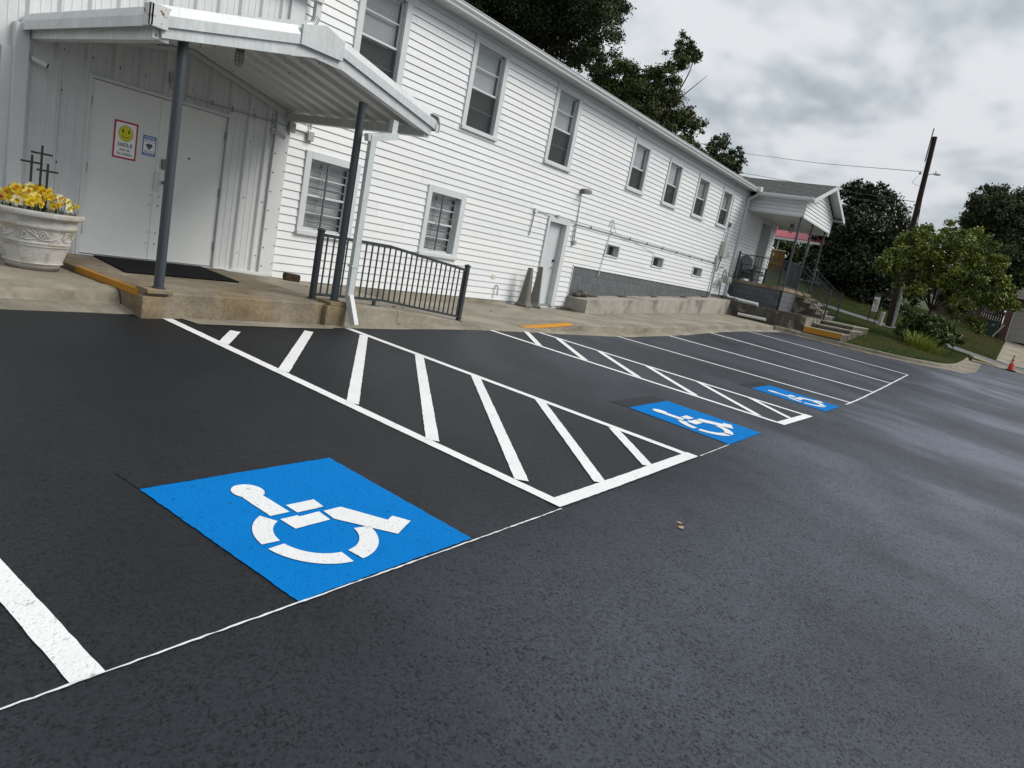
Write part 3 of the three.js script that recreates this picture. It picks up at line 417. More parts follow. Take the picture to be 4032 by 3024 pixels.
  function tubeCurtain(a, b, c, d, z) { const o = [], n = 24; let pv; for (let i = 0; i <= n; i++) { const x = a + (b - a) * i / n, zz = z + 0.02 * Math.sin(i * 1.4); if (pv) quad(o, [pv[0], c, pv[1]], [x, c, zz], [x, d, zz], [pv[0], d, pv[1]]); pv = [x, zz]; } return tris(o); }
  // side door
  const dg = new THREE.Group(); dg.name = 'door'; church.add(dg);
  mesh('leaf', fin(box(DOOR[4] + 0.004, DOOR[5] - 0.004, 0.375, DOOR[7] - 0.003, -9.735, -9.69, 0.004)), P([0.66, 0.7, 0.72], 0.45, { map: grime }), dg);
  mesh('frame', fin([box(DOOR[0], DOOR[4], 0.35, DOOR[3], -9.61, -9.545, 0.006), box(DOOR[5], DOOR[1], 0.35, DOOR[3], -9.61, -9.545, 0.006), box(DOOR[4], DOOR[5], DOOR[7], DOOR[3], -9.61, -9.547, 0.006)]), M.trim, dg);
  mesh('threshold', fin(box(DOOR[4], DOOR[5], 0.33, 0.372, -9.73, -9.6)), M.steel, dg);
  mesh('deadbolt', fin(cyl(V(15.1, 1.46, -9.7), V(15.1, 1.46, -9.655), 0.032)), M.black, dg);
  mesh('handle', fin([cyl(V(15.1, 1.3, -9.7), V(15.1, 1.3, -9.675), 0.035), cyl(V(15.1, 1.3, -9.675), V(15.1, 1.3, -9.64), 0.012), cyl(V(15.1, 1.3, -9.645), V(15.0, 1.3, -9.64), 0.011)]), M.steel, dg);
  mesh('peephole', fin(cyl(V(14.72, 1.85, -9.7), V(14.72, 1.85, -9.685), 0.012)), M.steel, dg);
  // small fittings on the siding
  mesh('cover_plate', fin(box(12.62, 12.74, 0.83, 0.92, -9.6, -9.575)), P([0.62, 0.58, 0.5], 0.7), church);
  mesh('drain_spout', fin(tube([V(12.83, 0.68, -9.6), V(12.83, 0.69, -9.53), V(12.84, 0.63, -9.51), V(12.84, 0.47, -9.51)], 0.022, 14)), M.trim, church);
}

// ---------------------------------------------------------------- ribbed metal building with the double doors
const metal = thing('metal_building', 'ribbed white sheet metal building with double entrance doors', 'building');
const ZM = -9.52;
{
  function sheet(x0, x1, y0, y1) { // ribbed panel, ribs every 0.31 m aligned to x = 3.77
    const xs = []; const k0 = Math.floor((x0 - 3.77) / 0.31) - 1, k1 = Math.ceil((x1 - 3.77) / 0.31) + 1; for (let k = k0; k <= k1; k++) { const c = 3.77 + 0.31 * k; xs.push([c - 0.052, 0], [c - 0.02, 0.032], [c + 0.02, 0.032], [c + 0.052, 0]); for (const m of [0.105, 0.205]) xs.push([c + m - 0.012, 0], [c + m - 0.005, 0.005], [c + m + 0.005, 0.005], [c + m + 0.012, 0]); }
    const f = x => { for (let i = 0; i < xs.length - 1; i++) if (x >= xs[i][0] && x <= xs[i + 1][0]) return xs[i][1] + (xs[i + 1][1] - xs[i][1]) * (x - xs[i][0]) / (xs[i + 1][0] - xs[i][0] + 1e-9); return 0; };
    const q = [x0, ...xs.map(p => p[0]).filter(x => x > x0 + 1e-4 && x < x1 - 1e-4), x1], o = []; for (let i = 0; i < q.length - 1; i++) { const za = ZM + f(q[i]), zb = ZM + f(q[i + 1]); quad(o, [q[i], y0, za], [q[i + 1], y0, zb], [q[i + 1], y1, zb], [q[i], y1, za]); } return boxUV(tris(o));
  }
  for (const [a, b, c, d] of [[-3.67, -2.74, 0.34, 4.6], [-2.74, -1.81, 0.34, 4.6], [-1.81, -0.88, 0.34, 4.6], [-0.88, 0.05, 0.34, 4.6], [0.05, 0.98, 0.34, 4.6], [0.98, 1.91, 0.34, 4.6], [1.91, 2.84, 0.34, 4.6], [2.84, 3.77, 0.34, 4.6], [3.77, 4.1, 0.34, 4.6], [4.1, 4.7, 2.56, 4.6], [4.7, 5.63, 2.56, 4.6], [5.63, 5.945, 2.56, 4.6], [5.945, 6.7, 0.45, 4.6]]) mesh('wall_panel', sheet(a, b - 0.002, c, d), M.metalWall, metal);
  mesh('corner_trim', fin([box(6.69, 6.93, 0.44, 4.55, -9.6, -9.485, 0.006), box(6.675, 6.7, 0.44, 4.55, -9.52, -9.475, 0.004)]), M.metalTrim, metal);
  mesh('base_trim', fin(box(5.93, 6.93, 0.4, 0.452, -9.56, -9.47, 0.004)), M.metalTrim, metal);
  mesh('wall_column', fin([box(3.3, 3.44, 0.33, 2.87, -9.52, -9.42, 0.004), box(3.2, 3.3, 0.33, 2.6, -9.52, -9.478, 0.003)]), M.metalTrim, metal);
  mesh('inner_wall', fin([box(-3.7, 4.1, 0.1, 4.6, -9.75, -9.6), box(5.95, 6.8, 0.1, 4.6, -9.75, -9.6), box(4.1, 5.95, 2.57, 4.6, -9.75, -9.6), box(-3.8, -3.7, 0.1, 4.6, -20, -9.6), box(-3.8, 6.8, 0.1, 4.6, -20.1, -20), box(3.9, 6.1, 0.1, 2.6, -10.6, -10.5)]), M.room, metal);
  mesh('roof', fin(sweep([[-0.12, 0], [-0.12, 0.05], [5.5, 0.75], [11, 0.05], [11, 0], [5.5, 0.7]], V(-3.9, 4.62, -9.5), V(7.0, 4.62, -9.5))), M.roofSheet, metal);
  const gut = mesh('gutter', fin([box(-3.9, 7.12, 4.46, 4.6, -9.48, -9.34, 0.01)]), M.galv, metal);
  mesh('downspout', fin([box(7.02, 7.12, 4.22, 4.47, -9.46, -9.38, 0.01), tube([V(7.07, 4.28, -9.42), V(7.06, 4.2, -9.42), V(7.0, 4.14, -9.42), V(6.9, 4.1, -9.42)], 0.05, 10, 8), sweep(rectProf(0.08, 0.1), V(6.94, 4.115, -9.42), V(5.2, 3.6, -9.42)), ...[0, 1, 2, 3, 4, 5].map(k => cyl(V(7.075 - k * 0.012, 4.26 - k * 0.028, -9.42), V(7.07 - k * 0.014, 4.25 - k * 0.028, -9.42), 0.058))]), M.galv, metal);
  const rs = rng(77), sc = []; for (const x of [3.77, 4.08, 4.39, 4.7, 5.01, 5.32, 6.25, 6.56]) for (const y of [0.7, 1.5, 2.3, 2.75]) { if (x > 4.1 && x < 5.95 && y < 2.6) continue; sc.push(cyl(V(x + 0.05, y + (rs() - 0.5) * 0.05, ZM), V(x + 0.05, y, ZM + 0.012), 0.009, 0.009, 8)); } for (let k = 0; k < 8; k++) sc.push(cyl(V(6.9, 0.6 + k * 0.28, -9.49), V(6.9, 0.6 + k * 0.28, -9.478), 0.009, 0.009, 8), cyl(V(6.71, 0.55 + k * 0.28, -9.49), V(6.71, 0.55 + k * 0.28, -9.465), 0.009, 0.009, 8));
  const s = mesh('screw', fin(sc), M.darkGrey, metal); s.userData.kind = 'stuff';
  // double door
  mesh('door_frame', fin([box(4.085, 4.132, 0.44, 2.575, -9.58, -9.475, 0.004), box(5.917, 5.96, 0.44, 2.575, -9.58, -9.475, 0.004), box(4.132, 5.917, 2.535, 2.575, -9.58, -9.475, 0.004), box(4.13, 5.92, 0.44, 0.452, -9.6, -9.49)]), M.metalTrim, metal);
  for (const [a, b, first] of [[4.138, 5.012, 1], [5.022, 5.912, 0]]) {
    const g = new THREE.Group(); g.name = 'door'; metal.add(g);
    mesh('leaf', fin(box(a, b, 0.462, 2.53, -9.56, -9.515, 0.004)), M.door, g);
    const hx = first ? 4.138 : 5.912; for (const y of [0.75, 1.5, 2.28]) mesh('hinge', fin([box(hx - 0.022, hx + 0.022, y - 0.055, y + 0.055, -9.52, -9.508), cyl(V(hx, y - 0.058, -9.5), V(hx, y + 0.058, -9.5), 0.009)]), M.boxGrey, g);
    if (first) { mesh('astragal', fin(box(4.985, 5.03, 0.465, 2.525, -9.515, -9.507)), M.door, g); mesh('latch_guard', fin(box(4.975, 5.045, 1.36, 1.62, -9.508, -9.498, 0.002)), M.metalTrim, g); mesh('bolt', fin([0.68, 0.82, 1.18, 1.3].map(y => cyl(V(4.95, y, -9.52), V(4.95, y, -9.508), 0.009, 0.009, 8))), M.boxGrey, g); }
    else { mesh('keypad_lock', fin([box(5.055, 5.125, 1.66, 1.79, -9.516, -9.48, 0.006), cyl(V(5.09, 1.7, -9.482), V(5.09, 1.7, -9.472), 0.022)]), P([0.2, 0.19, 0.17], 0.4, { metalness: 0.5 }), g); mesh('knob', fin([cyl(V(5.1, 1.49, -9.516), V(5.1, 1.49, -9.48), 0.018), new THREE.SphereGeometry(0.03, 14, 10).translate(5.1, 1.49, -9.465)]), P([0.11, 0.08, 0.05], 0.3, { metalness: 0.7 }), g); mesh('peephole', fin(cyl(V(5.42, 1.87, -9.516), V(5.42, 1.87, -9.508), 0.013)), M.black, g); mesh('bolt', fin([0.68, 0.82, 1.18, 1.3].map(y => cyl(V(5.06, y, -9.52), V(5.06, y, -9.508), 0.009, 0.009, 8))), M.darkGrey, g); }
  }
}
// signs taped to the door
function canvasTex(w, h, draw) { const c = document.createElement('canvas'); c.width = w; c.height = h; const x = c.getContext('2d'); draw(x); const t = new THREE.CanvasTexture(c); t.colorSpace = THREE.SRGBColorSpace; return t; }
function fitText(x, s, cx, y, w, px, weight = 'bold') { x.font = `${weight} ${px}px sans-serif`; x.textAlign = 'center'; const m = x.measureText(s).width; x.save(); x.translate(cx, y); x.scale(w / m, 1); x.fillText(s, 0, 0); x.restore(); }
{
  const t = canvasTex(384, 560, x => {
    x.fillStyle = '#b3123f'; x.fillRect(0, 0, 384, 560); x.fillStyle = '#f2f5f7'; x.beginPath(); const r = 18, a = 26, b = 26, w = 332, h = 508; x.moveTo(a + r, b); x.lineTo(a + w - r, b); x.quadraticCurveTo(a + w, b, a + w, b + r); x.lineTo(a + w, b + h - r); x.quadraticCurveTo(a + w, b + h, a + w - r, b + h); x.lineTo(a + r, b + h); x.quadraticCurveTo(a, b + h, a, b + h - r); x.lineTo(a, b + r); x.quadraticCurveTo(a, b, a + r, b); x.fill();
    x.fillStyle = '#d6d40a'; x.beginPath(); x.arc(192, 180, 116, 0, 7); x.fill(); x.lineWidth = 5; x.strokeStyle = '#2c2c12'; x.stroke();
    x.fillStyle = '#0b0b0b'; for (const ex of [144, 240]) { x.save(); x.translate(ex, 148); x.scale(1, 2.4); x.beginPath(); x.arc(0, 0, 13, 0, 7); x.fill(); x.restore(); }
    x.lineWidth = 8; x.strokeStyle = '#0b0b0b'; x.beginPath(); x.arc(192, 178, 66, 0.16 * Math.PI, 0.84 * Math.PI); x.stroke();
    fitText(x, 'SMILE', 192, 378, 250, 78); fitText(x, "YOU' RE", 192, 446, 168, 52); fitText(x, 'ON CAMERA', 192, 506, 252, 52);
  });
  const side = P([0.5, 0.1, 0.15], 0.5), m = new THREE.Mesh(fin(box(4.431, 4.719, 1.685, 2.138, -9.514, -9.511)), side); const face = new THREE.PlaneGeometry(0.288, 0.453).translate(4.575, 1.9115, -9.5105);
  const g = thing('smile_sign', 'red bordered SMILE sign with yellow smiley on the left entrance door', 'sign'); m.name = 'backing'; g.add(m); mesh('print', fin(face, true), P([1, 1, 1], 0.5, { map: t }), g);
  const t2 = canvasTex(384, 560, x => {
    x.fillStyle = '#0f57a8'; x.fillRect(0, 0, 384, 560); x.fillStyle = '#eef2f5'; x.fillRect(22, 104, 340, 384); x.fillStyle = '#f4f7fa'; fitText(x, 'ATTENTION', 192, 78, 320, 70); fitText(x, 'NO EXCEPTIONS', 192, 542, 300, 44);
    x.fillStyle = '#141414'; fitText(x, 'FOR YOUR SAFETY AND', 192, 146, 316, 32); fitText(x, 'THE SAFETY OF OTHERS', 192, 186, 316, 32); fitText(x, 'PLEASE WEAR A MASK', 192, 430, 310, 32); fitText(x, 'BEFORE ENTERING', 192, 470, 270, 32);
    x.beginPath(); x.moveTo(106, 236); x.quadraticCurveTo(192, 196, 278, 236); x.quadraticCurveTo(280, 330, 192, 386); x.quadraticCurveTo(104, 330, 106, 236); x.fill(); x.lineWidth = 8; x.strokeStyle = '#141414'; for (const s of [-1, 1]) { x.beginPath(); x.moveTo(192 + s * 84, 244); x.quadraticCurveTo(192 + s * 128, 250, 192 + s * 106, 300); x.quadraticCurveTo(192 + s * 92, 318, 192 + s * 72, 322); x.stroke(); }
    x.strokeStyle = '#e6eaee'; x.lineWidth = 7; x.beginPath(); x.moveTo(146, 262); x.lineTo(192, 238); x.lineTo(238, 262); x.stroke(); x.lineWidth = 3; for (const y of [286, 306, 326]) { x.beginPath(); x.moveTo(136, y); x.quadraticCurveTo(192, y + 18, 248, y); x.stroke(); }
  });
  const h = thing('mask_notice', 'small blue and white ATTENTION notice with a face mask picture', 'sign'); mesh('backing', fin(box(4.793, 4.959, 1.789, 2.036, -9.514, -9.511)), P([0.05, 0.12, 0.3], 0.5), h); mesh('print', fin(new THREE.PlaneGeometry(0.166, 0.247).translate(4.876, 1.9125, -9.5105), true), P([1, 1, 1], 0.5, { map: t2 }), h);
}

// ---------------------------------------------------------------- entrance canopy
const can = thing('entrance_canopy', 'gabled sheet metal entrance canopy on two dark grey round posts', 'canopy');
{
  const XR = 5.27, ZF = -6.7, ZB = -9.48;
  const fasc = [[0, 0], [0, 0.092], [-0.045, 0.178], [-0.16, 0.19], [-0.16, 0.18], [-0.05, 0.168], [-0.008, 0.09], [-0.008, 0]];  // side + is outwards
  const yL = x => 2.8 + 0.232 * (Math.min(x, 2 * XR - x) - 3.36);
  const v = (x, z, dy = 0) => V(x, yL(x) + dy, z);
  mesh('fascia', fin(sweep(fasc.map(([s, u]) => [s, u]), v(3.36, ZF + 0.0), V(3.36, 2.8, ZB))), M.galv, can);                                 // left eave
  mesh('fascia', fin(sweep(fasc, v(4.9, ZF), v(3.4, ZF))), M.galv, can);                                                                       // left rake
  mesh('fascia', fin(sweep(fasc, v(7.12, ZF), v(5.4, ZF))), M.galv, can);                                                                      // right rake
  mesh('fascia', fin(sweep(fasc, V(7.12, yL(7.12), ZB), V(7.12, yL(7.12), ZF + 0.02))), M.galv, can);                                           // right eave
  const plate = (pts, z0, z1) => { const g = new THREE.ExtrudeGeometry(new THREE.Shape(pts.map(p => new THREE.Vector2(...p))), { depth: z1 - z0, bevelEnabled: true, bevelSize: 0.003, bevelThickness: 0.003, bevelSegments: 1 }); return g.translate(0, 0, z0); };
  mesh('ridge_cap', fin(plate([[4.88, 3.155], [5.43, 3.155], [5.435, 3.35], [5.17, 3.43], [4.88, 3.345]], ZF - 0.02, ZF + 0.012)), M.galv, can);
  mesh('corner_piece', fin([box(3.335, 3.5, 2.795, 2.99, -6.73, -6.69, 0.008), box(3.335, 3.365, 2.795, 2.985, -6.82, -6.69, 0.006)]), M.rust, can);
  mesh('corner_patch', fin([box(3.4, 3.48, 2.715, 2.8, -6.765, -6.755), box(7.06, 7.135, 2.795, 2.9, -6.7, -6.69, 0.004)]), M.rust, can);
  mesh('splice_plate', fin([sweep(rectProf(0.006, 0.075), V(5.05, 3.115, -6.735), V(4.8, 3.05, -6.735)), sweep(rectProf(0.006, 0.075), V(5.5, 3.11, -6.735), V(5.05, 3.12, -6.735))]), M.galv, can);
  // beams under the edge
  const bm = [[-0.05, -0.09], [0.05, -0.09], [0.05, 0.02], [-0.05, 0.02]];
  mesh('beam', fin(sweep(bm, V(3.5, 2.8, -6.76), V(3.5, 2.83, ZB))), M.galv, can);
  mesh('beam', fin(sweep(bm, v(5.27, -6.78, -0.03), v(3.45, -6.78, 0))), M.galv, can);
  mesh('beam', fin(sweep(bm, v(7.03, -6.78, -0.01), v(5.27, -6.78, -0.03))), M.galv, can);
  mesh('beam', fin(sweep(bm, V(6.86, 2.815, ZB), V(6.98, 2.8, -6.76))), M.galv, can);
  mesh('wall_angle', fin([sweep(rectProf(0.03, 0.05), V(6.75, 2.83, -9.46), V(5.27, 3.2, -9.46)), sweep(rectProf(0.03, 0.05), V(5.27, 3.2, -9.46), V(3.5, 2.83, -9.46))]), M.metalTrim, can);
  mesh('wall_flashing', fin([sweep(rectProf(0.17, 0.012), V(7.1, 2.912, -9.46), V(XR, 3.317, -9.46)), sweep(rectProf(0.17, 0.012), V(XR, 3.317, -9.46), V(3.37, 2.912, -9.46)), sweep(rectProf(0.012, 0.14), V(7.1, 2.85, -9.476), V(XR, 3.25, -9.476)), sweep(rectProf(0.012, 0.14), V(XR, 3.25, -9.476), V(3.37, 2.85, -9.476))]), M.galv, can);
  // ribbed roof sheets, three on each slope
  const prof = (z0, z1) => { const r = [[z0, 0]]; for (let z = z0 + 0.15; z < z1 - 0.05; z += 0.305) r.push([z - 0.085, 0], [z - 0.05, 0.055], [z + 0.05, 0.055], [z + 0.085, 0]); r.push([z1, 0]); return r; };
  for (const s of [-1, 1]) for (let k = 0; k < 3; k++) { const z0 = ZB + k * 0.92, z1 = Math.min(ZB + (k + 1) * 0.92, ZF - 0.01), p = prof(z0, z1), o = []; const xa = XR, xb = s < 0 ? 3.37 : 7.1; for (let i = 0; i < p.length - 1; i++) { const A = [xa, 3.24 + p[i][1], p[i][0]], B = [xb, 2.835 + p[i][1], p[i][0]], C = [xb, 2.835 + p[i + 1][1], p[i + 1][0]], D = [xa, 3.24 + p[i + 1][1], p[i + 1][0]]; s < 0 ? quad(o, A, D, C, B) : quad(o, A, B, C, D); } mesh('roof_sheet', boxUV(tris(o)), M.roofSheet, can); }
  const scr = []; for (let k = 0; k < 9; k++) for (const s of [-1, 1]) { const z = ZB + 0.1 + k * 0.305; scr.push(cyl(V(XR + s * 0.28, 3.17, z), V(XR + s * 0.28, 3.16, z), 0.008, 0.008, 6), cyl(V(XR + s * 0.5, 3.118, z + 0.08), V(XR + s * 0.5, 3.108, z + 0.08), 0.008, 0.008, 6)); } const sm_ = mesh('screw', fin(scr), M.darkGrey, can); sm_.userData.kind = 'stuff';
  for (const [x, y0] of [[3.76, 0.475], [5.985, 0.48]]) { mesh('post', fin([cyl(V(x, y0, -6.9), V(x, 2.86, -6.9), 0.047, 0.047, 28), cyl(V(x, y0, -6.9), V(x, y0 + 0.012, -6.9), 0.062, 0.062, 24)]), M.post, can); }
  const ds = mesh('downspout', fin([box(6.41, 6.5, 2.62, 2.78, -6.86, -6.79, 0.006), sweep(rectProf(0.07, 0.085), V(6.5, 2.6, -6.79), V(6.0, 2.475, -6.77)), box(6.045, 6.135, 0.56, 2.52, -6.79, -6.725, 0.006), sweep(rectProf(0.09, 0.066), V(6.09, 0.58, -6.757), V(6.13, 0.225, -6.63), V(1, 0, 0))]), M.galv, can);
  mesh('strap', fin(box(6.03, 6.145, 0.93, 0.955, -6.8, -6.718)), M.galv, ds);
}
function jarLamp(label, group) { // caged jelly-jar lamp, hangs down from its origin
  const g = thing('cage_lamp', label, 'lamp', [0, 0, 0], 0, group);
  mesh('base', fin([cyl(V(0, -0.05, 0), V(0, 0, 0), 0.05, 0.045, 18), cyl(V(0, -0.07, 0), V(0, -0.05, 0), 0.04, 0.05, 18)]), M.darkGrey, g);
  const pts = [[0.001, -0.2], [0.02, -0.198], [0.034, -0.185], [0.038, -0.16], [0.036, -0.07]].map(p => new THREE.Vector2(...p)); mesh('jar', fin(new THREE.LatheGeometry(pts, 18)), P([0.62, 0.6, 0.5], 0.12, { transparent: true, opacity: 0.55, side: THREE.DoubleSide }), g);
  const c = []; for (let k = 0; k < 6; k++) { const a = k * Math.PI / 3; c.push(tube([V(0.046 * Math.cos(a), -0.06, 0.046 * Math.sin(a)), V(0.049 * Math.cos(a), -0.15, 0.049 * Math.sin(a)), V(0.04 * Math.cos(a), -0.195, 0.04 * Math.sin(a)), V(0.0, -0.218, 0)], 0.0028, 12, 5)); } for (const y of [-0.09, -0.125, -0.16]) c.push(new THREE.TorusGeometry(0.049, 0.0028, 5, 24).rotateX(Math.PI / 2).translate(0, y, 0)); mesh('cage', fin(c), M.darkGrey, g); return g;
}
const lampA = jarLamp('caged jar lamp hanging under the entrance canopy'); lampA.position.set(5.03, 3.185, -8.0); lampA.scale.setScalar(1.05);
const lampB = jarLamp('caged jar lamp sticking out of the white siding above the side door'); lampB.position.set(15.6, 3.27, -9.57); lampB.rotation.set(-Math.PI / 2, 0, 0); lampB.scale.setScalar(1.35);
const lampC = jarLamp('caged jar lamp under the porch ceiling'); lampC.position.set(30.4, 4.72, -8.5); lampC.scale.setScalar(1.7);
function secCam(label, p, turn, tilt) { const g = thing('security_camera', label, 'camera', p, turn, 'security cameras on the walls'); mesh('mount', fin([cyl(V(0, 0, 0), V(0, 0, 0.02), 0.045, 0.045, 16), cyl(V(0, 0, 0.02), V(0, -0.01, 0.06), 0.014)]), M.pipeWhite, g); const b = new THREE.Group(); b.name = 'body'; b.position.set(0, -0.01, 0.065); b.rotation.set(tilt, 0.5, 0); g.add(b); mesh('housing', fin([cyl(V(0, 0, -0.02), V(0, 0, 0.13), 0.032, 0.032, 16)]), M.pipeWhite, b); mesh('lens', fin(cyl(V(0, 0, 0.125), V(0, 0, 0.135), 0.027, 0.027, 16)), M.black, b); return g; }
secCam('white bullet security camera at the top of the ribbed wall column', [3.47, 2.55, -9.5], 0.5, 0.35);
secCam('white bullet security camera by the metal corner trim beside the siding', [6.63, 2.53, -9.49], 0.4, 0.45);
secCam('small white security camera under the eave of the sided building', [17.72, 5.36, -9.585], 0.2, 0.5);
secCam('dark security camera beside the porch frieze', [27.72, 4.62, -9.58], -0.4, 0.4);

// ---------------------------------------------------------------- things round the entrance
one('door_mat', fin((() => { const s = new THREE.Shape([[4.28, 9.42], [5.69, 9.4], [5.44, 8.1], [4.04, 8.12]].map(p => new THREE.Vector2(p[0], p[1]))); return new THREE.ExtrudeGeometry(s, { depth: 0.012, bevelEnabled: true, bevelSize: 0.006, bevelThickness: 0.003, bevelSegments: 1 }).rotateX(-Math.PI / 2).translate(0, 0.444, 0); })()), M.rubber, 'black rubber mat lying in front of the double doors', 'mat');
{
  const g = thing('entrance_railing', 'dark grey steel picket railing beside the entrance ramp', 'railing');
  const z = -7.2, A = [5.89, 0.44, 1.29], B = [8.82, 0.25, 1.13], K = 7.09, top = x => x < K ? 1.245 - 0.005 * (x - A[0]) : 1.239 - 0.098 * (x - K), bot = x => x < K ? 0.5 - 0.01 * (x - A[0]) : 0.488 - 0.095 * (x - K);
  for (const [x, y0, y1] of [A, B]) { const p = mesh('post', fin([box(x - 0.032, x + 0.032, y0, y1, z - 0.032, z + 0.032, 0.004), box(x - 0.05, x + 0.05, y0, y0 + 0.012, z - 0.05, z + 0.05)]), M.rail, g); mesh('cap', fin([box(x - 0.04, x + 0.04, y1, y1 + 0.018, z - 0.04, z + 0.04, 0.005), new THREE.ConeGeometry(0.045, 0.022, 4).rotateY(Math.PI / 4).translate(x, y1 + 0.028, z)]), M.rail, p); }
  mesh('top_rail', fin([bar(V(A[0] + 0.03, top(A[0]), z), V(K, top(K), z), 0.038), bar(V(K - 0.005, top(K), z), V(B[0] - 0.03, top(B[0]), z), 0.038)]), M.rail, g);
  mesh('bottom_rail', fin([bar(V(A[0] + 0.03, bot(A[0]), z), V(K, bot(K), z), 0.034), bar(V(K - 0.005, bot(K), z), V(B[0] - 0.03, bot(B[0]), z), 0.034)]), M.rail, g);
  const bg = new Map(); for (let x = A[0] + 0.115; x < B[0] - 0.06; x += 0.1098) { const h = top(x) - bot(x); mesh('baluster', fin(box(x - 0.008, x + 0.008, bot(x), top(x), z - 0.008, z + 0.008)), M.rail, g); }
  mesh('foot', fin([box(6.93, 6.97, 0.4, 0.49, z - 0.018, z + 0.018), box(6.87, 7.03, 0.4, 0.412, z - 0.04, z + 0.04)]), M.rail, g);
}
{ // stone urn planter
  const g = thing('stone_planter', 'round stone planter with a relief of scrolling leaves', 'planter', [3.215, 0.381, -8.38]); g.scale.setScalar(0.957);
  const pr = [[0.001, 0], [0.245, 0], [0.252, 0.055], [0.262, 0.062], [0.278, 0.07], [0.28, 0.078], [0.268, 0.086], [0.282, 0.13], [0.305, 0.2], [0.316, 0.252], [0.324, 0.258], [0.335, 0.266], [0.324, 0.276], [0.33, 0.282], [0.345, 0.294], [0.333, 0.306], [0.335, 0.32], [0.352, 0.4], [0.362, 0.44], [0.378, 0.45], [0.39, 0.466], [0.392, 0.485], [0.381, 0.497], [0.386, 0.555], [0.405, 0.562], [0.44, 0.57], [0.451, 0.585], [0.453, 0.615], [0.445, 0.63], [0.4, 0.633], [0.392, 0.62], [0.38, 0.55], [0.001, 0.545]].map(p => new THREE.Vector2(...p));
  mesh('bowl', fin(new THREE.LatheGeometry(pr, 72)), M.pot, g);
  const R = y => 0.335 + (y - 0.32) * 0.2, on = (a, y, d = 0.002) => V((R(y) + d) * Math.sin(a), y, (R(y) + d) * Math.cos(a));
  const spiral = (a0, y0, r, turns, dir, ph) => { const p = []; for (let i = 0; i <= 26; i++) { const t = i / 26, q = ph + dir * t * turns * 6.283, rr = r * (1 - 0.82 * t); p.push(on(a0 + rr * Math.cos(q) / 0.35, y0 + rr * Math.sin(q))); } return p; };
  for (let k = 0; k < 5; k++) {
    const a = -0.5 + k * Math.PI * 0.4, geos = [tube(spiral(a - 0.16, 0.38, 0.058, 1.7, 1, 0.4), 0.0085, 60, 6), tube(spiral(a + 0.34, 0.385, 0.045, 1.6, -1, 2.6), 0.0075, 60, 6), tube([on(a - 0.3, 0.43), on(a - 0.05, 0.425), on(a + 0.12, 0.385), on(a + 0.3, 0.34), on(a + 0.5, 0.335), on(a + 0.72, 0.36), on(a + 0.9, 0.4)], 0.0085, 40, 6), tube([on(a + 0.05, 0.435), on(a + 0.12, 0.41), on(a + 0.18, 0.37)], 0.007, 14, 6), tube([on(a - 0.34, 0.375), on(a - 0.22, 0.335), on(a, 0.33), on(a + 0.2, 0.35)], 0.0075, 24, 6)];
    for (let i = 0; i < 9; i++) { const t = a - 0.34 + i * 0.12, y = 0.425 - 0.09 * (i % 3) / 2; geos.push(new THREE.SphereGeometry(0.016, 7, 5).scale(0.55 + 0.4 * (i % 2), 1.2, 0.4).rotateZ(0.7 - i * 0.4).applyMatrix4(new THREE.Matrix4().makeRotationY(t)).translate(...on(t, y, -0.001).toArray())); }
    mesh('leaf_scroll', fin(geos), M.pot, g);
  }
  const o = thing('daffodil_bunch', 'yellow and white daffodils with one orange bloom in the stone planter', 'flowers', [3.215, 0.907, -8.38]); o.scale.setScalar(0.957);
  mesh('soil', fin(cyl(V(0, -0.02, 0), V(0, 0.015, 0), 0.362, 0.362, 48)), P([0.012, 0.011, 0.009], 1), o);
  const rf = rng(23), petalShape = new THREE.Shape(); petalShape.moveTo(0, 0.006); petalShape.quadraticCurveTo(0.02, 0.02, 0.013, 0.04); petalShape.lineTo(0, 0.05); petalShape.lineTo(-0.013, 0.04); petalShape.quadraticCurveTo(-0.02, 0.02, 0, 0.006);
  const pg = []; for (let k = 0; k < 6; k++) { const p = new THREE.ShapeGeometry(petalShape, 5), q = p.attributes.position; for (let i = 0; i < q.count; i++) q.setZ(i, 0.1 * Math.abs(q.getX(i)) + 3.4 * q.getY(i) * q.getY(i) * (k % 2 ? 1 : 1.6)); p.computeVertexNormals(); pg.push(p.rotateZ(k * Math.PI / 3)); } const petalGeo = fin(pg);
  const trumpet = fin(new THREE.LatheGeometry([[0.004, 0], [0.012, 0.006], [0.014, 0.022], [0.02, 0.032]].map(p => new THREE.Vector2(...p)), 10).rotateX(Math.PI / 2));
  const pm = [[0.72, 0.56, 0.03], [0.82, 0.72, 0.2], [0.82, 0.82, 0.58], [0.7, 0.5, 0.02]].map(c => P(c, 0.7, { side: THREE.DoubleSide })), tm = [[0.8, 0.44, 0.01], [0.82, 0.6, 0.02], [0.75, 0.14, 0.01]].map(c => P(c, 0.7, { side: THREE.DoubleSide }));
  for (let k = 0; k < 62; k++) { const a = k * 2.39996, r = 0.36 * Math.sqrt((k + 0.7) / 62), f = new THREE.Group(); f.name = 'flower'; const h = 0.12 + 0.14 * (1 - Math.pow(r / 0.36, 2)) + 0.06 * rf(); f.position.set(r * Math.sin(a) * 1.04, h, r * Math.cos(a) * 1.04); f.rotation.set(-0.45 + rf() * 0.9, Math.sin(a) * 0.7 + 0.3 + (rf() - 0.5) * 1.4, rf() * 3, 'YXZ'); const s = 0.85 + rf() * 0.5; f.scale.setScalar(s); o.add(f); const or = k === 57; mesh('petals', petalGeo, or ? pm[1] : pm[Math.floor(rf() * 4)], f); mesh('trumpet', trumpet, or ? tm[2] : tm[Math.floor(rf() * 2)], f); }
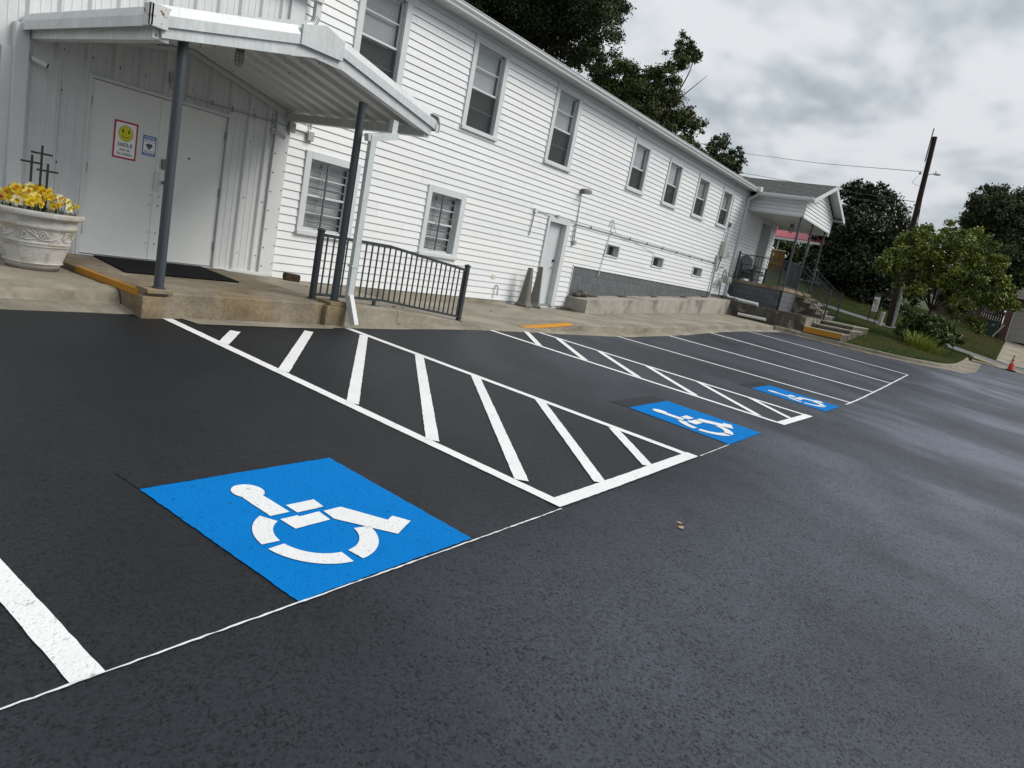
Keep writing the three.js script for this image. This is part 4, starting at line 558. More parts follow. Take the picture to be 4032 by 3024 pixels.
  const lv = []; for (let k = 0; k < 70; k++) { const a = rf() * 6.283, r = 0.36 * Math.sqrt(rf()), h = 0.1 + 0.13 * rf(), b = 0.05 + 0.07 * rf(), x = r * Math.sin(a), z = r * Math.cos(a), ta = rf() * 6.283, w = 0.008, dx = Math.cos(ta), dz = Math.sin(ta), oo = []; let pv; for (let i = 0; i <= 5; i++) { const t = i / 5, ww = w * (1 - 0.85 * t), cx = x + dx * b * t * t, cz = z + dz * b * t * t, y = h * t; const A = [cx - dz * ww, y, cz + dx * ww], B = [cx + dz * ww, y, cz - dx * ww]; if (pv) quad(oo, pv[0], pv[1], B, A); pv = [A, B]; } lv.push(tris(oo)); } mesh('leaves', fin(lv), P([0.012, 0.05, 0.022], 0.6, { side: THREE.DoubleSide }), o);
  const c = thing('cross_stake', 'three dark metal crosses standing in the planter', 'ornament', [3.215, 0.926, -8.38]); c.scale.setScalar(0.957);
  for (const [x, yt, ya, hw] of [[0.015, 0.73, 0.645, 0.104], [-0.075, 0.617, 0.54, 0.104], [0.08, 0.552, 0.475, 0.104]]) mesh('cross', fin([box(x - 0.01, x + 0.01, 0, yt, -0.006, 0.006), box(x - hw, x + hw, ya - 0.01, ya + 0.01, -0.0055, 0.0055)]), M.black, c);
}
{ // tapered plastic posts by the side door
  const mk = (label, x, z, turn, h, tilt) => { const g = thing('plastic_pillar', label, 'pillar', [x, walkY(x, z) + 0.004, z], turn, 'tapered plastic pillars'); g.rotation.z = tilt || 0; const sec = (w, y, ch) => { const c = w * ch; return [[w - c, w], [-(w - c), w], [-w, w - c], [-w, -(w - c)], [-(w - c), -w], [w - c, -w], [w, -(w - c)], [w, w - c]].map(p => [p[0], y, p[1]]); }; const rows = [sec(0.155, 0, 0.12), sec(0.16, 0.02, 0.15), sec(0.155, 0.055, 0.15), sec(0.138, 0.07, 0.2), sec(0.122, 0.12, 0.25), sec(0.1, 0.32, 0.28), sec(0.06, h - 0.1, 0.3), sec(0.058, h - 0.09, 0.3), sec(0.052, h, 0.35)], o = []; for (let i = 0; i < rows.length - 1; i++) for (let k = 0; k < 8; k++) { const n = (k + 1) % 8; quad(o, rows[i][n], rows[i][k], rows[i + 1][k], rows[i + 1][n]); } const t = rows[rows.length - 1]; for (let k = 1; k < 7; k++) o.push(...t[0], ...t[k + 1], ...t[k]); const gg = tris(o); mesh('body', boxUV(gg), M.tan, g); mesh('base', fin(box(-0.165, 0.165, 0, 0.05, -0.165, 0.165, 0.012)), M.tan, g); mesh('cap', fin(box(-0.046, 0.046, h - 0.005, h + 0.012, -0.046, 0.046, 0.006)), M.tan, g); };
  mk('shorter grey plastic tapered pillar standing against the white siding', 13.62, -9.28, 0.1, 0.88, 0); mk('taller brownish plastic tapered pillar standing in front of the side door', 14.06, -9.3, 0.62, 0.95, 0);
}
{ const g = boxUV(new THREE.IcosahedronGeometry(0.12, 2)), p = g.attributes.position, n = g; for (let i = 0; i < p.count; i++) { const v = V(p.getX(i), p.getY(i), p.getZ(i)); v.set(clamp(v.x * 1.5, -0.12, 0.12), clamp(v.y, -0.055, 0.055), clamp(v.z, -0.06, 0.06)); const k = 1 + 0.14 * (fbm(v.x * 20 + 9, v.y * 20 + v.z * 13, 3, 0, 4) - 0.5); p.setXYZ(i, v.x * k, v.y * k, v.z * k); } g.computeVertexNormals(); const r = one('brown_stone', g, P([0.9, 0.62, 0.42], 0.9, { map: soilMap }), 'rough dark brown stone block on the walk by the siding', 'stone'); r.position.set(7.12, walkY(7.12, -9.25) + 0.058, -9.25); r.rotation.set(0.02, -0.25, -0.04); }
// conduits and boxes
{
  const c = thing('entry_conduit', 'thin grey conduit with two boxes running from the metal wall onto the siding', 'conduit');
  mesh('pipe', fin([cyl(V(5.3, 2.645, -9.475), V(6.85, 2.66, -9.475), 0.011), cyl(V(6.95, 2.655, -9.53), V(7.3, 2.66, -9.55), 0.011), cyl(V(7.34, 2.72, -9.56), V(7.34, 3.2, -9.56), 0.012), tube([V(5.06, 2.77, -9.49), V(5.06, 2.7, -9.48), V(5.14, 2.65, -9.475), V(5.32, 2.645, -9.475)], 0.006, 14)]), M.boxGrey, c);
  for (const [x, y, z] of [[6.92, 2.655, -9.46], [7.345, 2.62, -9.56]]) mesh('junction_box', fin(box(x - 0.055, x + 0.055, y - 0.07, y + 0.07, z - 0.03, z + 0.035, 0.006)), M.boxGrey, c); mesh('junction_box', fin(box(5.03, 5.095, 2.76, 2.87, -9.52, -9.465, 0.005)), M.boxGrey, c);
  for (const x of [5.65, 5.95, 6.3, 6.6]) mesh('strap', fin(box(x - 0.008, x + 0.008, 2.62, 2.69, -9.49, -9.46)), M.boxGrey, c);
  const w = thing('siding_conduit', 'long conduit run crossing the white siding from above the side door', 'conduit');
  mesh('pipe', fin([tube([V(13.71, 1.93, -9.565), V(13.74, 2.3, -9.56), V(13.76, 2.47, -9.555), V(13.86, 2.505, -9.555), V(14.3, 2.51, -9.555)], 0.014, 40), cyl(V(14.25, 2.515, -9.535), V(15.45, 2.52, -9.535), 0.014), tube([V(15.4, 2.52, -9.55), V(15.56, 2.5, -9.555), V(15.6, 2.35, -9.56), V(15.6, 2.1, -9.56), V(15.66, 2.02, -9.555)], 0.014, 30), cyl(V(15.6, 3.2, -9.565), V(15.7, 2.05, -9.565), 0.012)]), M.boxGrey, w);
  mesh('long_pipe', fin([cyl(V(15.62, 2.46, -9.562), V(20.6, 2.475, -9.562), 0.013), cyl(V(20.6, 2.475, -9.562), V(25.85, 2.49, -9.562), 0.013)]), M.boxGrey, w);
  for (let x = 16.4; x < 25.6; x += 1.15) mesh('clip', fin(box(x - 0.02, x + 0.02, 2.445, 2.5, -9.585, -9.545)), M.darkGrey, w);
  mesh('junction_box', fin(box(13.72, 13.83, 2.45, 2.55, -9.585, -9.53, 0.01)), M.pipeWhite, w); mesh('junction_box', fin(box(14.66, 14.78, 2.49, 2.545, -9.57, -9.51, 0.006)), M.boxGrey, w); mesh('junction_box', fin(cyl(V(15.7, 2.0, -9.58), V(15.7, 2.0, -9.51), 0.06, 0.06, 18)), M.boxGrey, w);
  one('white_pipe', fin([tube([V(17.36, 2.66, -9.565), V(17.45, 2.84, -9.56), V(17.53, 2.82, -9.56), V(17.5, 2.55, -9.56), V(17.4, 1.9, -9.56), V(17.31, 1.29, -9.56)], 0.013, 60)]), M.pipeWhite, 'slim white pipe running down past the first small basement window', 'pipe');
  one('loose_wire', fin(tube([V(17.6, 2.78, -9.57), V(17.75, 2.55, -9.565), V(18.3, 2.42, -9.565), V(18.9, 2.45, -9.565), V(19.6, 2.36, -9.565), V(20.5, 2.27, -9.565)], 0.005, 40, 5)), M.boxGrey, 'loose thin wire sagging across the siding below the long conduit', 'wire');
  const e = thing('electric_panel', 'grey electrical panel with pipe mast beside the downspout', 'electrical box');
  mesh('cabinet', fin(box(25.95, 26.34, 2.76, 3.32, -9.59, -9.4, 0.008)), M.panelGrey, e); mesh('mast', fin([cyl(V(26.22, 3.3, -9.52), V(26.25, 3.9, -9.54), 0.02), cyl(V(26.08, 3.3, -9.52), V(26.05, 4.9, -9.56), 0.012)]), M.boxGrey, e); mesh('weather_head', fin([box(26.2, 26.31, 3.88, 4.03, -9.59, -9.49, 0.02)]), M.darkGrey, e); mesh('lower_pipe', fin([cyl(V(26.12, 2.76, -9.5), V(25.98, 2.2, -9.53), 0.022)]), M.darkGrey, e);
  mesh('side_box', fin([box(25.72, 25.84, 2.48, 2.78, -9.59, -9.5, 0.02), cyl(V(25.8, 1.2, -9.5), V(25.79, 2.5, -9.53), 0.035)]), M.boxGrey, e); mesh('small_box', fin([box(26.58, 26.78, 2.82, 3.02, -9.59, -9.48, 0.01), tube([V(26.72, 2.86, -9.5), V(27.2, 2.9, -9.5), V(27.42, 2.88, -9.49), V(27.46, 2.7, -9.45), V(27.47, 2.3, -9.45), V(27.3, 2.25, -9.46), V(26.95, 2.26, -9.46)], 0.012, 50)]), M.boxGrey, e);
  const gm = thing('gas_meter', 'grey gas meter with regulator and riser pipe below the electrical panel', 'gas meter');
  mesh('meter', fin([box(26.62, 27.02, 1.86, 2.12, -9.45, -9.22, 0.04), cyl(V(26.82, 1.99, -9.23), V(26.82, 1.99, -9.19), 0.09, 0.08, 18)]), M.boxGrey, gm); mesh('regulator', fin([cyl(V(26.3, 1.87, -9.45), V(26.3, 1.87, -9.36), 0.1, 0.1, 18), cyl(V(26.3, 1.87, -9.37), V(26.3, 1.87, -9.33), 0.05)]), M.boxGrey, gm); mesh('riser', fin([cyl(V(26.5, 1.2, -9.4), V(26.48, 1.85, -9.42), 0.022), tube([V(26.48, 1.82, -9.42), V(26.46, 2.22, -9.42), V(26.52, 2.32, -9.42), V(26.64, 2.3, -9.4), V(26.66, 2.1, -9.35)], 0.02, 24), tube([V(26.96, 2.1, -9.35), V(26.96, 2.22, -9.36), V(26.96, 2.26, -9.42)], 0.022, 12), cyl(V(26.9, 2.14, -9.33), V(27.1, 2.16, -9.3), 0.035), cyl(V(26.2, 2.4, -9.5), V(26.6, 2.42, -9.5), 0.015)]), M.darkGrey, gm);
}

// ---------------------------------------------------------------- concrete ledge, retaining wall, porch, stairs
{
  const ledge = thing('concrete_ledge', 'low weathered concrete ledge along the painted block foundation', 'ledge');
  const js = [15.92, 17.9, 20.6, 23.6, 26.62], top = (x, z) => 0.655 + (x - 15.92) * 0.0595 + 0.012 * clamp((z + 9.6) / -0.65);
  for (let i = 0; i < 4; i++) mesh('section', drape(js[i] + 0.003, js[i + 1] - 0.003, -9.605, -8.95, top, 0.9, 6, 3, 0.003), M.ledge, ledge);
  const rw = thing('retaining_wall', 'dark stained concrete retaining wall beside the porch steps', 'wall');
  mesh('long_wall', (() => { return drape(26.62, 26.82, -9.2, -6.17, (x, z) => 1.21 + 0.03 * (-z - 6.17), 0.75, 1, 8, 0.008); })(), M.darkConc, rw);
  mesh('return_wall', fin(box(26.825, 29.1, 0.4, 1.215, -6.36, -6.165, 0.012)), M.oldConc, rw);
  mesh('backfill', drape(26.83, 30.0, -9.59, -6.37, (x, z) => 1.24 + 0.03 * fbm(x * 2, z * 2, 3, 0, 4), 0.5, 6, 6), M.soil, rw);
  const st = structure('porch_steps');
  for (const [x0, x1, y, z1, i] of [[26.6, 30, 0.905, -4.85, 0], [27.8, 30.2, 1.06, -4.82, 1], [29.05, 32.4, 1.215, -4.98, 2]]) { mesh('step', fin(box(x0, x1, 0.3, y - 0.012, -6.158 - 0.002 * i, z1 - 0.02, 0.008)), M.darkConc, st); mesh('tread', fin(box(x0 - 0.012, x1 + 0.01, y - 0.05, y, -6.155 - 0.002 * i, z1, 0.01)), M.conc, st); }
  mesh('yellow_riser', fin(box(26.58, 26.587, 0.71, 0.897, -6.14, -4.87)), M.yellow, st);
  for (let k = 0; k < 4; k++) mesh('step', fin(box(30.0 - 0.003 * (4 - k), 32.35 + 0.003 * (4 - k), 0.7, 1.4 + 0.18 * k, -7.52, -6.37 - 0.27 * k, 0.008)), M.darkConc, st);
  for (let k = 0; k < 4; k++) mesh('tread', fin(box(29.97, 32.38, 1.36 + 0.18 * k, 1.404 + 0.18 * k, -6.66 - 0.27 * k, -6.355 - 0.27 * k, 0.008)), M.conc, st);
  mesh('landing', fin(box(29.98, 32.42, 0.7, 1.225, -6.42, -6.1, 0.008)), M.oldConc, st);
}
{
  const g = thing('porch', 'gabled white porch with shingle roof on slim grey posts', 'porch');
  const X0 = 27.93, X1 = 32.35, ZP = -7.5;
  mesh('floor', fin(box(X0 - 0.03, X1, 1.985, 2.12, -9.6, ZP + 0.02, 0.01)), M.slab, g);
  mesh('mortar', fin([box(X0 + 0.02, X0 + 0.1, 0.9, 1.99, -9.6, ZP - 0.02), box(X0 + 0.02, 30, 0.9, 1.99, ZP - 0.1, ZP - 0.02)]), M.mortar, g);
  const bx = boxUV(new RoundedBoxGeometry(0.05, 0.19, 0.392, 1, 0.006)), bz = boxUV(new RoundedBoxGeometry(0.392, 0.19, 0.05, 1, 0.006)), rb = rng(3), bmx = [M.block, M.block.clone()]; bmx[1].color.multiplyScalar(0.9);
  for (let r = 0; r < 5; r++) { for (let k = 0; k < 6; k++) { const z = -9.6 + 0.2 + k * 0.4 - (r % 2) * 0.2; if (z > ZP - 0.18 || z < -9.55) continue; const m = mesh('block', bx, bmx[Math.floor(rb() * 2)], g); m.position.set(X0 + 0.03, 1.885 - r * 0.2, z); } for (let k = 0; k < 5; k++) { const x = X0 + 0.205 + k * 0.4 + (r % 2) * 0.2 - 0.2 * (r % 2); const m = mesh('block', bz, bmx[Math.floor(rb() * 2)], g); m.position.set(x, 1.885 - r * 0.2, ZP - 0.035); } }
  // walls behind the porch
  const LAP = 0.127; for (let i = 0; i < 21; i++) { const y = 2.12 + i * LAP; for (const [a, b] of [[27.74, 30.08], [31.42, 32.17]]) { const o = []; quad(o, [a, y + 0.009, -9.575], [b, y + 0.009, -9.575], [b, y + LAP, -9.597], [a, y + LAP, -9.597]); quad(o, [a, y + 0.009, -9.604], [b, y + 0.009, -9.604], [b, y + 0.009, -9.575], [a, y + 0.009, -9.575]); mesh('siding_course', boxUV(tris(o)), M.vinyl, g); } const o = []; quad(o, [30.1, y + 0.009, -10.27], [31.4, y + 0.009, -10.27], [31.4, y + LAP, -10.297], [30.1, y + LAP, -10.297]); mesh('siding_course', boxUV(tris(o)), M.vinyl, g); }
  mesh('wall_core', fin([box(27.74, 30.08, 1.4, 5.3, -9.75, -9.605), box(31.42, 32.17, 1.4, 5.3, -9.75, -9.605), box(30.02, 30.1, 2.0, 4.85, -10.3, -9.58), box(31.4, 31.48, 2.0, 4.85, -10.3, -9.58), box(30, 31.5, 2, 5, -10.45, -10.3), box(30.02, 31.48, 4.62, 4.86, -9.75, -9.59), box(32.1, 32.17, 1.0, 5.3, -20, -9.6), box(30.05, 30.11, 2.12, 4.83, -9.6, -9.57), box(31.39, 31.45, 2.12, 4.83, -9.6, -9.57)]), M.trim, g);
  // frieze and ceiling
  for (let i = 0; i < 4; i++) { const y = 4.79 + i * 0.137, o = []; quad(o, [X0 - 0.022, y + 0.01, ZP], [X0 - 0.022, y + 0.01, -9.58], [X0 + 0.002, y + 0.137, -9.58], [X0 + 0.002, y + 0.137, ZP]); quad(o, [X0 + 0.02, y + 0.01, ZP], [X0 + 0.02, y + 0.01, -9.58], [X0 - 0.022, y + 0.01, -9.58], [X0 - 0.022, y + 0.01, ZP]); mesh('frieze_board', boxUV(tris(o)), M.vinyl, g); }
  mesh('frieze_trim', fin([box(X0 - 0.02, X0 + 0.05, 4.75, 4.79, -9.58, ZP + 0.02), box(X0 - 0.02, X0 + 0.03, 4.76, 5.36, ZP - 0.02, ZP + 0.025), box(X0 - 0.02, X0 + 0.03, 4.76, 5.34, -9.6, -9.55), box(X0 - 0.02, 32.42, 4.735, 4.775, ZP - 0.03, ZP + 0.028), box(32.38, 32.44, 4.74, 5.36, ZP - 0.02, ZP + 0.025), box(X0 + 0.0, 32.4, 4.8, 5.34, ZP - 0.06, ZP - 0.02), box(X0 + 0.03, X0 + 0.08, 4.8, 5.34, -9.58, ZP)]), M.trim, g);
  mesh('ceiling', fin([box(X0, 32.4, 4.775, 4.8, -9.6, ZP)]), M.trim, g); mesh('beam', fin(box(32.3, 32.42, 4.62, 5.34, -9.6, ZP + 0.02)), M.trim, g);
  const XC = 30.17, YE = 5.36, pitch = 0.345, yr = x => YE + 0.02 + pitch * (2.28 - Math.abs(x - XC)) ;
  for (let i = 0; i < 11; i++) { const y = 4.775 + i * LAP, half = y < 5.36 ? 2.24 : 2.24 - (y - 5.36) / pitch, h2 = y + LAP < 5.36 ? 2.24 : Math.max(0.02, 2.24 - (y + LAP - 5.36) / pitch); if (half < 0.05) continue; const o = []; quad(o, [XC - half, y + 0.009, ZP + 0.026], [XC + half, y + 0.009, ZP + 0.026], [XC + h2, y + LAP, ZP + 0.003], [XC - h2, y + LAP, ZP + 0.003]); quad(o, [XC - half, y + 0.009, ZP - 0.01], [XC + half, y + 0.009, ZP - 0.01], [XC + half, y + 0.009, ZP + 0.026], [XC - half, y + 0.009, ZP + 0.026]); mesh('gable_board', boxUV(tris(o)), M.vinyl, g); }
  // roof: shingle courses on both slopes
  const ZR = -7.12, zb = -14; for (const s of [-1, 1]) { const n = 20, run = 2.74; const rc = rng(60 + s); for (let i = 0; i < n; i++) { const d0 = run * (1 - i / n), d1 = run * (1 - (i + 1) / n), f = d => YE + 0.03 + pitch * (2.74 - d) * 1.0; const o = []; const A = [XC + s * d0, f(d0) + 0.012, ZR], B = [XC + s * d0, f(d0) + 0.012, zb], C = [XC + s * d1, f(d1) + 0.004, zb], D = [XC + s * d1, f(d1) + 0.004, ZR], A2 = [XC + s * d0, f(d0) + 0.002, ZR], B2 = [XC + s * d0, f(d0) + 0.002, zb]; if (s < 0) { quad(o, B, A, D, C); quad(o, B2, A2, A, B); } else { quad(o, A, B, C, D); quad(o, A2, B2, B, A); } const cg = tris(o); const p = cg.attributes.position, uv = new Float32Array(p.count * 2); for (let k = 0; k < p.count; k++) { uv[k * 2] = p.getZ(k) + i * 0.37 + rc() * 0; uv[k * 2 + 1] = p.getX(k) + i * 0.21; } cg.setAttribute('uv', new THREE.BufferAttribute(uv, 2)); mesh('shingle_course', cg, M.shingle, g); } }
  const rk = (s, a, b, w, h, dy) => sweep(rectProf(w, h), V(XC + s * a, YE + pitch * (2.74 - a) + dy, ZR + 0.0), V(XC + s * b, YE + pitch * (2.74 - b) + dy, ZR + 0.0));
  for (const s of [-1, 1]) { mesh('rake_board', fin([rk(s, 2.76, -0.0, 0.03, 0.15, -0.05)]), M.trim, g); mesh('rake_soffit', fin([sweep([[-0.0, -0.012], [0.36, -0.012], [0.36, 0.0], [0, 0]].map(([a, b]) => [s < 0 ? a : -a, b]), V(XC + s * 2.74, YE - 0.03, ZR - 0.02), V(XC, YE + pitch * 2.74 - 0.03, ZR - 0.02))]), M.trim, g); mesh('eave_soffit', fin(box(XC + s * 2.74, XC + s * 2.2, 5.3, 5.318, -9.3, ZR)), M.trim, g); }
  mesh('porch_gutter', fin([sweep([[0, 0.12], [0, 0], [0.09, 0], [0.12, 0.06], [0.12, 0.12]], V(XC - 2.74, 5.3, -7.14), V(XC - 2.74, 5.3, -9.15)), box(27.22, 27.45, 5.4, 5.58, -9.2, -9.05)]), M.trim, g);
  for (const [x, z] of [[X0 + 0.05, -7.56], [29.84, -7.56], [32.02, -7.56]]) mesh('post', fin(cyl(V(x, 2.12, z), V(x, 4.78, z), 0.042, 0.042, 16)), M.post, g);
}
{
  const g = thing('porch_railing', 'dark grey porch and stair railing with thin pickets', 'railing');
  const run = (a, b, h0, h1, step, name) => { const n = Math.round(a.distanceTo(b) / step); mesh('top_rail', fin(bar(a.clone().setY(a.y + h1), b.clone().setY(b.y + h1), 0.035)), M.rail, g); mesh('bottom_rail', fin(bar(a.clone().setY(a.y + h0), b.clone().setY(b.y + h0), 0.03)), M.rail, g); for (let i = 1; i < n; i++) { const p = a.clone().lerp(b, i / n); mesh('picket', fin(box(p.x - 0.007, p.x + 0.007, p.y + h0, p.y + h1, p.z - 0.007, p.z + 0.007)), M.rail, g); } };
  const post = (x, y, z, h) => mesh('post', fin([box(x - 0.03, x + 0.03, y, y + h, z - 0.03, z + 0.03, 0.004), box(x - 0.04, x + 0.04, y + h, y + h + 0.03, z - 0.04, z + 0.04, 0.008)]), M.rail, g);
  run(V(28.0, 2.12, -9.5), V(28.0, 2.12, -7.6), 0.09, 0.98, 0.115); run(V(28.0, 2.12, -7.56), V(29.84, 2.12, -7.56), 0.06, 0.98, 0.07);
  post(28.0, 2.12, -9.5, 1.05);
  for (const x of [30.02, 32.28]) { run(V(x, 2.14, -7.5), V(x, 1.3, -6.3), 0.06, 1.0, 0.115); mesh('grab_rail', fin(bar(V(x, 2.95, -7.52), V(x, 2.15, -6.33), 0.035)), M.rail, g); post(x, 1.2, -6.3, 1.2); }
  run(V(31.95, 2.12, -9.5), V(31.95, 2.12, -8.9), 0.09, 0.95, 0.115); post(31.9, 2.12, -8.85, 1.0);
}
{
  const g = thing('porch_bench', 'dark blue grey slatted bench on the porch', 'bench', [28.85, 2.12, -9.25]); const m = P([0.055, 0.068, 0.085], 0.55), m2 = P([0.045, 0.056, 0.07], 0.55);
  for (let i = 0; i < 9; i++) mesh('back_slat', fin(box(-0.1, 0.1, 0, 0.9 - 0.004 * Math.pow(i - 4, 2), -0.012, 0.012, 0.006).scale(0.62, 1, 1).rotateX(-0.12).translate(-0.6 + i * 0.15, 0.1, -0.1)), i % 2 ? m : m2, g);
  for (let i = 0; i < 5; i++) mesh('seat_slat', fin(box(-0.72, 0.72, 0.4 + i * 0.012, 0.425 + i * 0.012, -0.06 + i * 0.1, 0.03 + i * 0.1, 0.005)), i % 2 ? m : m2, g);
  for (const s of [-1, 1]) { mesh('arm', fin(box(s * 0.78 - 0.06, s * 0.78 + 0.06, 0.6, 0.63, -0.15, 0.5, 0.008)), m, g); mesh('leg', fin(box(s * 0.77 - 0.025, s * 0.77 + 0.025, 0, 0.6, 0.38, 0.48, 0.006)), m, g); mesh('leg', fin(box(s * 0.77 - 0.025, s * 0.77 + 0.025, 0, 0.62, -0.14, -0.05, 0.006)), m, g); } mesh('apron', fin(box(-0.74, 0.74, 0.3, 0.39, 0.42, 0.445)), m, g);
}
one('ledge_pipe', fin([cyl(V(26.95, 1.36, -9.2), V(27.05, 1.31, -8.05), 0.07, 0.07, 16), cyl(V(26.97, 1.37, -9.25), V(27.45, 1.42, -9.4), 0.07, 0.07, 16)]), M.pipeWhite, 'white plastic drain pipe lying on top of the ledge below the downspout', 'pipe');
one('kerb_pipe', (() => { const o = new THREE.Shape(); o.absarc(0, 0, 0.062, 0, 6.2832); const h = new THREE.Path(); h.absarc(0, 0, 0.054, 0, 6.2832, true); o.holes.push(h); return fin(new THREE.ExtrudeGeometry(o, { depth: 1.05, bevelEnabled: false, curveSegments: 20 }).translate(26.45, 0.845, -8.5)); })(), M.pipeWhite, 'white plastic pipe lying on the walk against the retaining wall', 'pipe');
{ const rc = rng(8), a = []; for (let k = 0; k < 9; k++) { const pts = []; let x = 26.2 + rc() * 0.3, z = -9.3 + rc() * 0.25; for (let i = 0; i < 6; i++) pts.push(V(x + i * 0.12 + (rc() - 0.5) * 0.12, 1.3 + 0.03 * rc() + 0.07 * Math.sin(i * 1.3 + k), z + i * 0.06 + (rc() - 0.5) * 0.12)); a.push(tube(pts, 0.011, 26, 5)); } one('cable_heap', fin(a), M.black, 'tangled heap of black cables on the end of the concrete ledge', 'cables'); }
{ const rc = rng(88); const dark = one('ledge_litter', fin([0, 1, 2, 3, 4].map(k => { const x = 16.2 + k * 2.2 + rc(), g = new THREE.SphereGeometry(0.12 + 0.1 * rc(), 8, 5).scale(1.8, 0.12, 0.6); return g.translate(x, 0.665 + (x - 15.92) * 0.0595, -9.45); })), M.soil, 'small mounds of leaf litter on the concrete ledge', 'litter'); dark.userData.kind = 'stuff'; }

// ---------------------------------------------------------------- street, driveway, neighbours
function strip(name, xs, zs, yf, mat, parent) { const o = []; for (let i = 0; i < xs.length - 1; i++) for (let j = 0; j < zs.length - 1; j++) { const p = (a, b) => [a, yf(a, b), b]; quad(o, p(xs[i], zs[j]), p(xs[i], zs[j + 1]), p(xs[i + 1], zs[j + 1]), p(xs[i + 1], zs[j])); } const g = boxUV(tris(o)); if (parent) return mesh(name, g, mat, parent); return structMesh(name, g, mat); }
const range = (a, b, n) => Array.from({ length: n + 1 }, (_, i) => a + (b - a) * i / n);
strip('street', [41.2, 42, 43, 44, 44.6], range(-45, 40, 120), (x, z) => landY(Math.min(x, 44.55), z) + 0.03, M.road);
strip('street_gutter', [40.35, 40.8, 41.22], range(-1.5, 20, 40), (x, z) => { const t = clamp((x - 40.35) / 0.85); return lotY(x, z) * (1 - t) + streetY(z) * t + 0.02; }, P([0.8, 0.8, 0.78], 0.9, { map: concMap }));
strip('driveway', range(44.5, 58.5, 20), range(-0.62, 5, 12), (x, z) => landY(Math.max(x, 44.62), z) + 0.05, M.drive);
{
  const g = thing('brick_garage', 'brown brick garage with a pale roll-up door and hip roof', 'garage'); const X = 58.6, yb = 1.9;
  mesh('wall', fin([box(X, X + 0.25, yb, 4.9, -1.12, -0.66), box(X, X + 0.25, 4.2, 4.9, -0.66, 2.4), box(X, X + 0.25, yb, 4.9, 2.4, 3.2), box(X + 0.25, X + 8, yb, 4.9, -1.12, -0.9), box(X + 0.25, X + 8, yb, 4.9, 3, 3.2), box(X + 7.8, X + 8, yb, 4.9, -0.9, 3)]), M.brick, g);
  for (let k = 0; k < 5; k++) mesh('door_panel', fin(box(X + 0.12, X + 0.16, 2.02 + k * 0.436, 2.02 + k * 0.436 + 0.43, -0.66, 2.4, 0.01)), P([0.27, 0.25, 0.22], 0.6), g);
  mesh('door_trim', fin([box(X - 0.02, X + 0.1, 1.9, 4.25, -0.7, -0.62), box(X - 0.02, X + 0.1, 4.18, 4.28, -0.62, 2.4)]), P([0.4, 0.38, 0.34], 0.6), g);
  mesh('fascia', fin([box(X - 0.5, X - 0.44, 4.86, 5.06, -1.6, 3.7), box(X - 0.44, X + 8.4, 4.86, 5.06, -1.62, -1.56), box(X - 0.44, X + 8.4, 4.86, 4.88, -1.56, 3.65)]), P([0.3, 0.27, 0.23], 0.7), g);
  const o = [], A = [X - 0.52, 5.05, -1.64], B = [X - 0.52, 5.05, 3.74], C = [X + 8.4, 5.05, 3.74], D = [X + 8.4, 5.05, -1.64], E = [X + 2.6, 6.35, 1.05], F = [X + 5.3, 6.35, 1.05]; o.push(...A, ...B, ...E); quad(o, B, C, F, E); o.push(...C, ...D, ...F); quad(o, D, A, E, F); mesh('roof', boxUV(tris(o)), P([0.5, 0.46, 0.42], 0.95, { map: shingleMap, side: THREE.DoubleSide }), g);
  const f = thing('board_fence', 'dark weathered upright board fence beside the brick garage', 'fence'); for (let k = 0; k < 30; k++) { const z = -1.25 - k * 0.145, x = 59.6 + 0.15 * k * 0.145, y = landY(x, z) - 0.05; mesh('board', fin(box(x - 0.012, x + 0.012, y, y + 1.75 + 0.03 * Math.sin(k * 2.1), z - 0.068, z + 0.068)), k % 3 ? M.fenceWood : M.wood, f); } mesh('rail', fin([bar(V(59.64, 3.5, -1.2), V(60.25, 4.2, -5.4), 0.04, 0.09)]), M.wood, f);
  const bn = thing('trash_bin', 'dark green wheeled trash bin in front of the board fence', 'bin', [58.2, landY(58.2, -1.6), -1.62], 0.1); const bp = P([0.008, 0.02, 0.016], 0.5); mesh('body', fin(sweep([[-0.24, 0], [0.24, 0], [0.3, 1.0], [-0.3, 1.0]], V(0, 0, -0.28), V(0, 0, 0.28))), bp, bn); mesh('lid', fin(box(-0.34, 0.34, 1.0, 1.06, -0.33, 0.33, 0.02)), bp, bn); mesh('wheel', fin(cyl(V(0.2, 0.1, -0.32), V(0.2, 0.1, 0.32), 0.1)), M.black, bn); mesh('sticker', fin(box(-0.31, -0.3, 0.72, 0.8, -0.08, 0.1)), P([0.1, 0.3, 0.24], 0.6), bn);
  one('leaning_plank', fin(bar(V(57.8, 2.1, -1.42), V(58.2, 3.0, -0.98), 0.03, 0.12)), P([0.3, 0.28, 0.24], 0.8), 'pale plank leaning between the trash bin and the brick garage', 'plank');
}
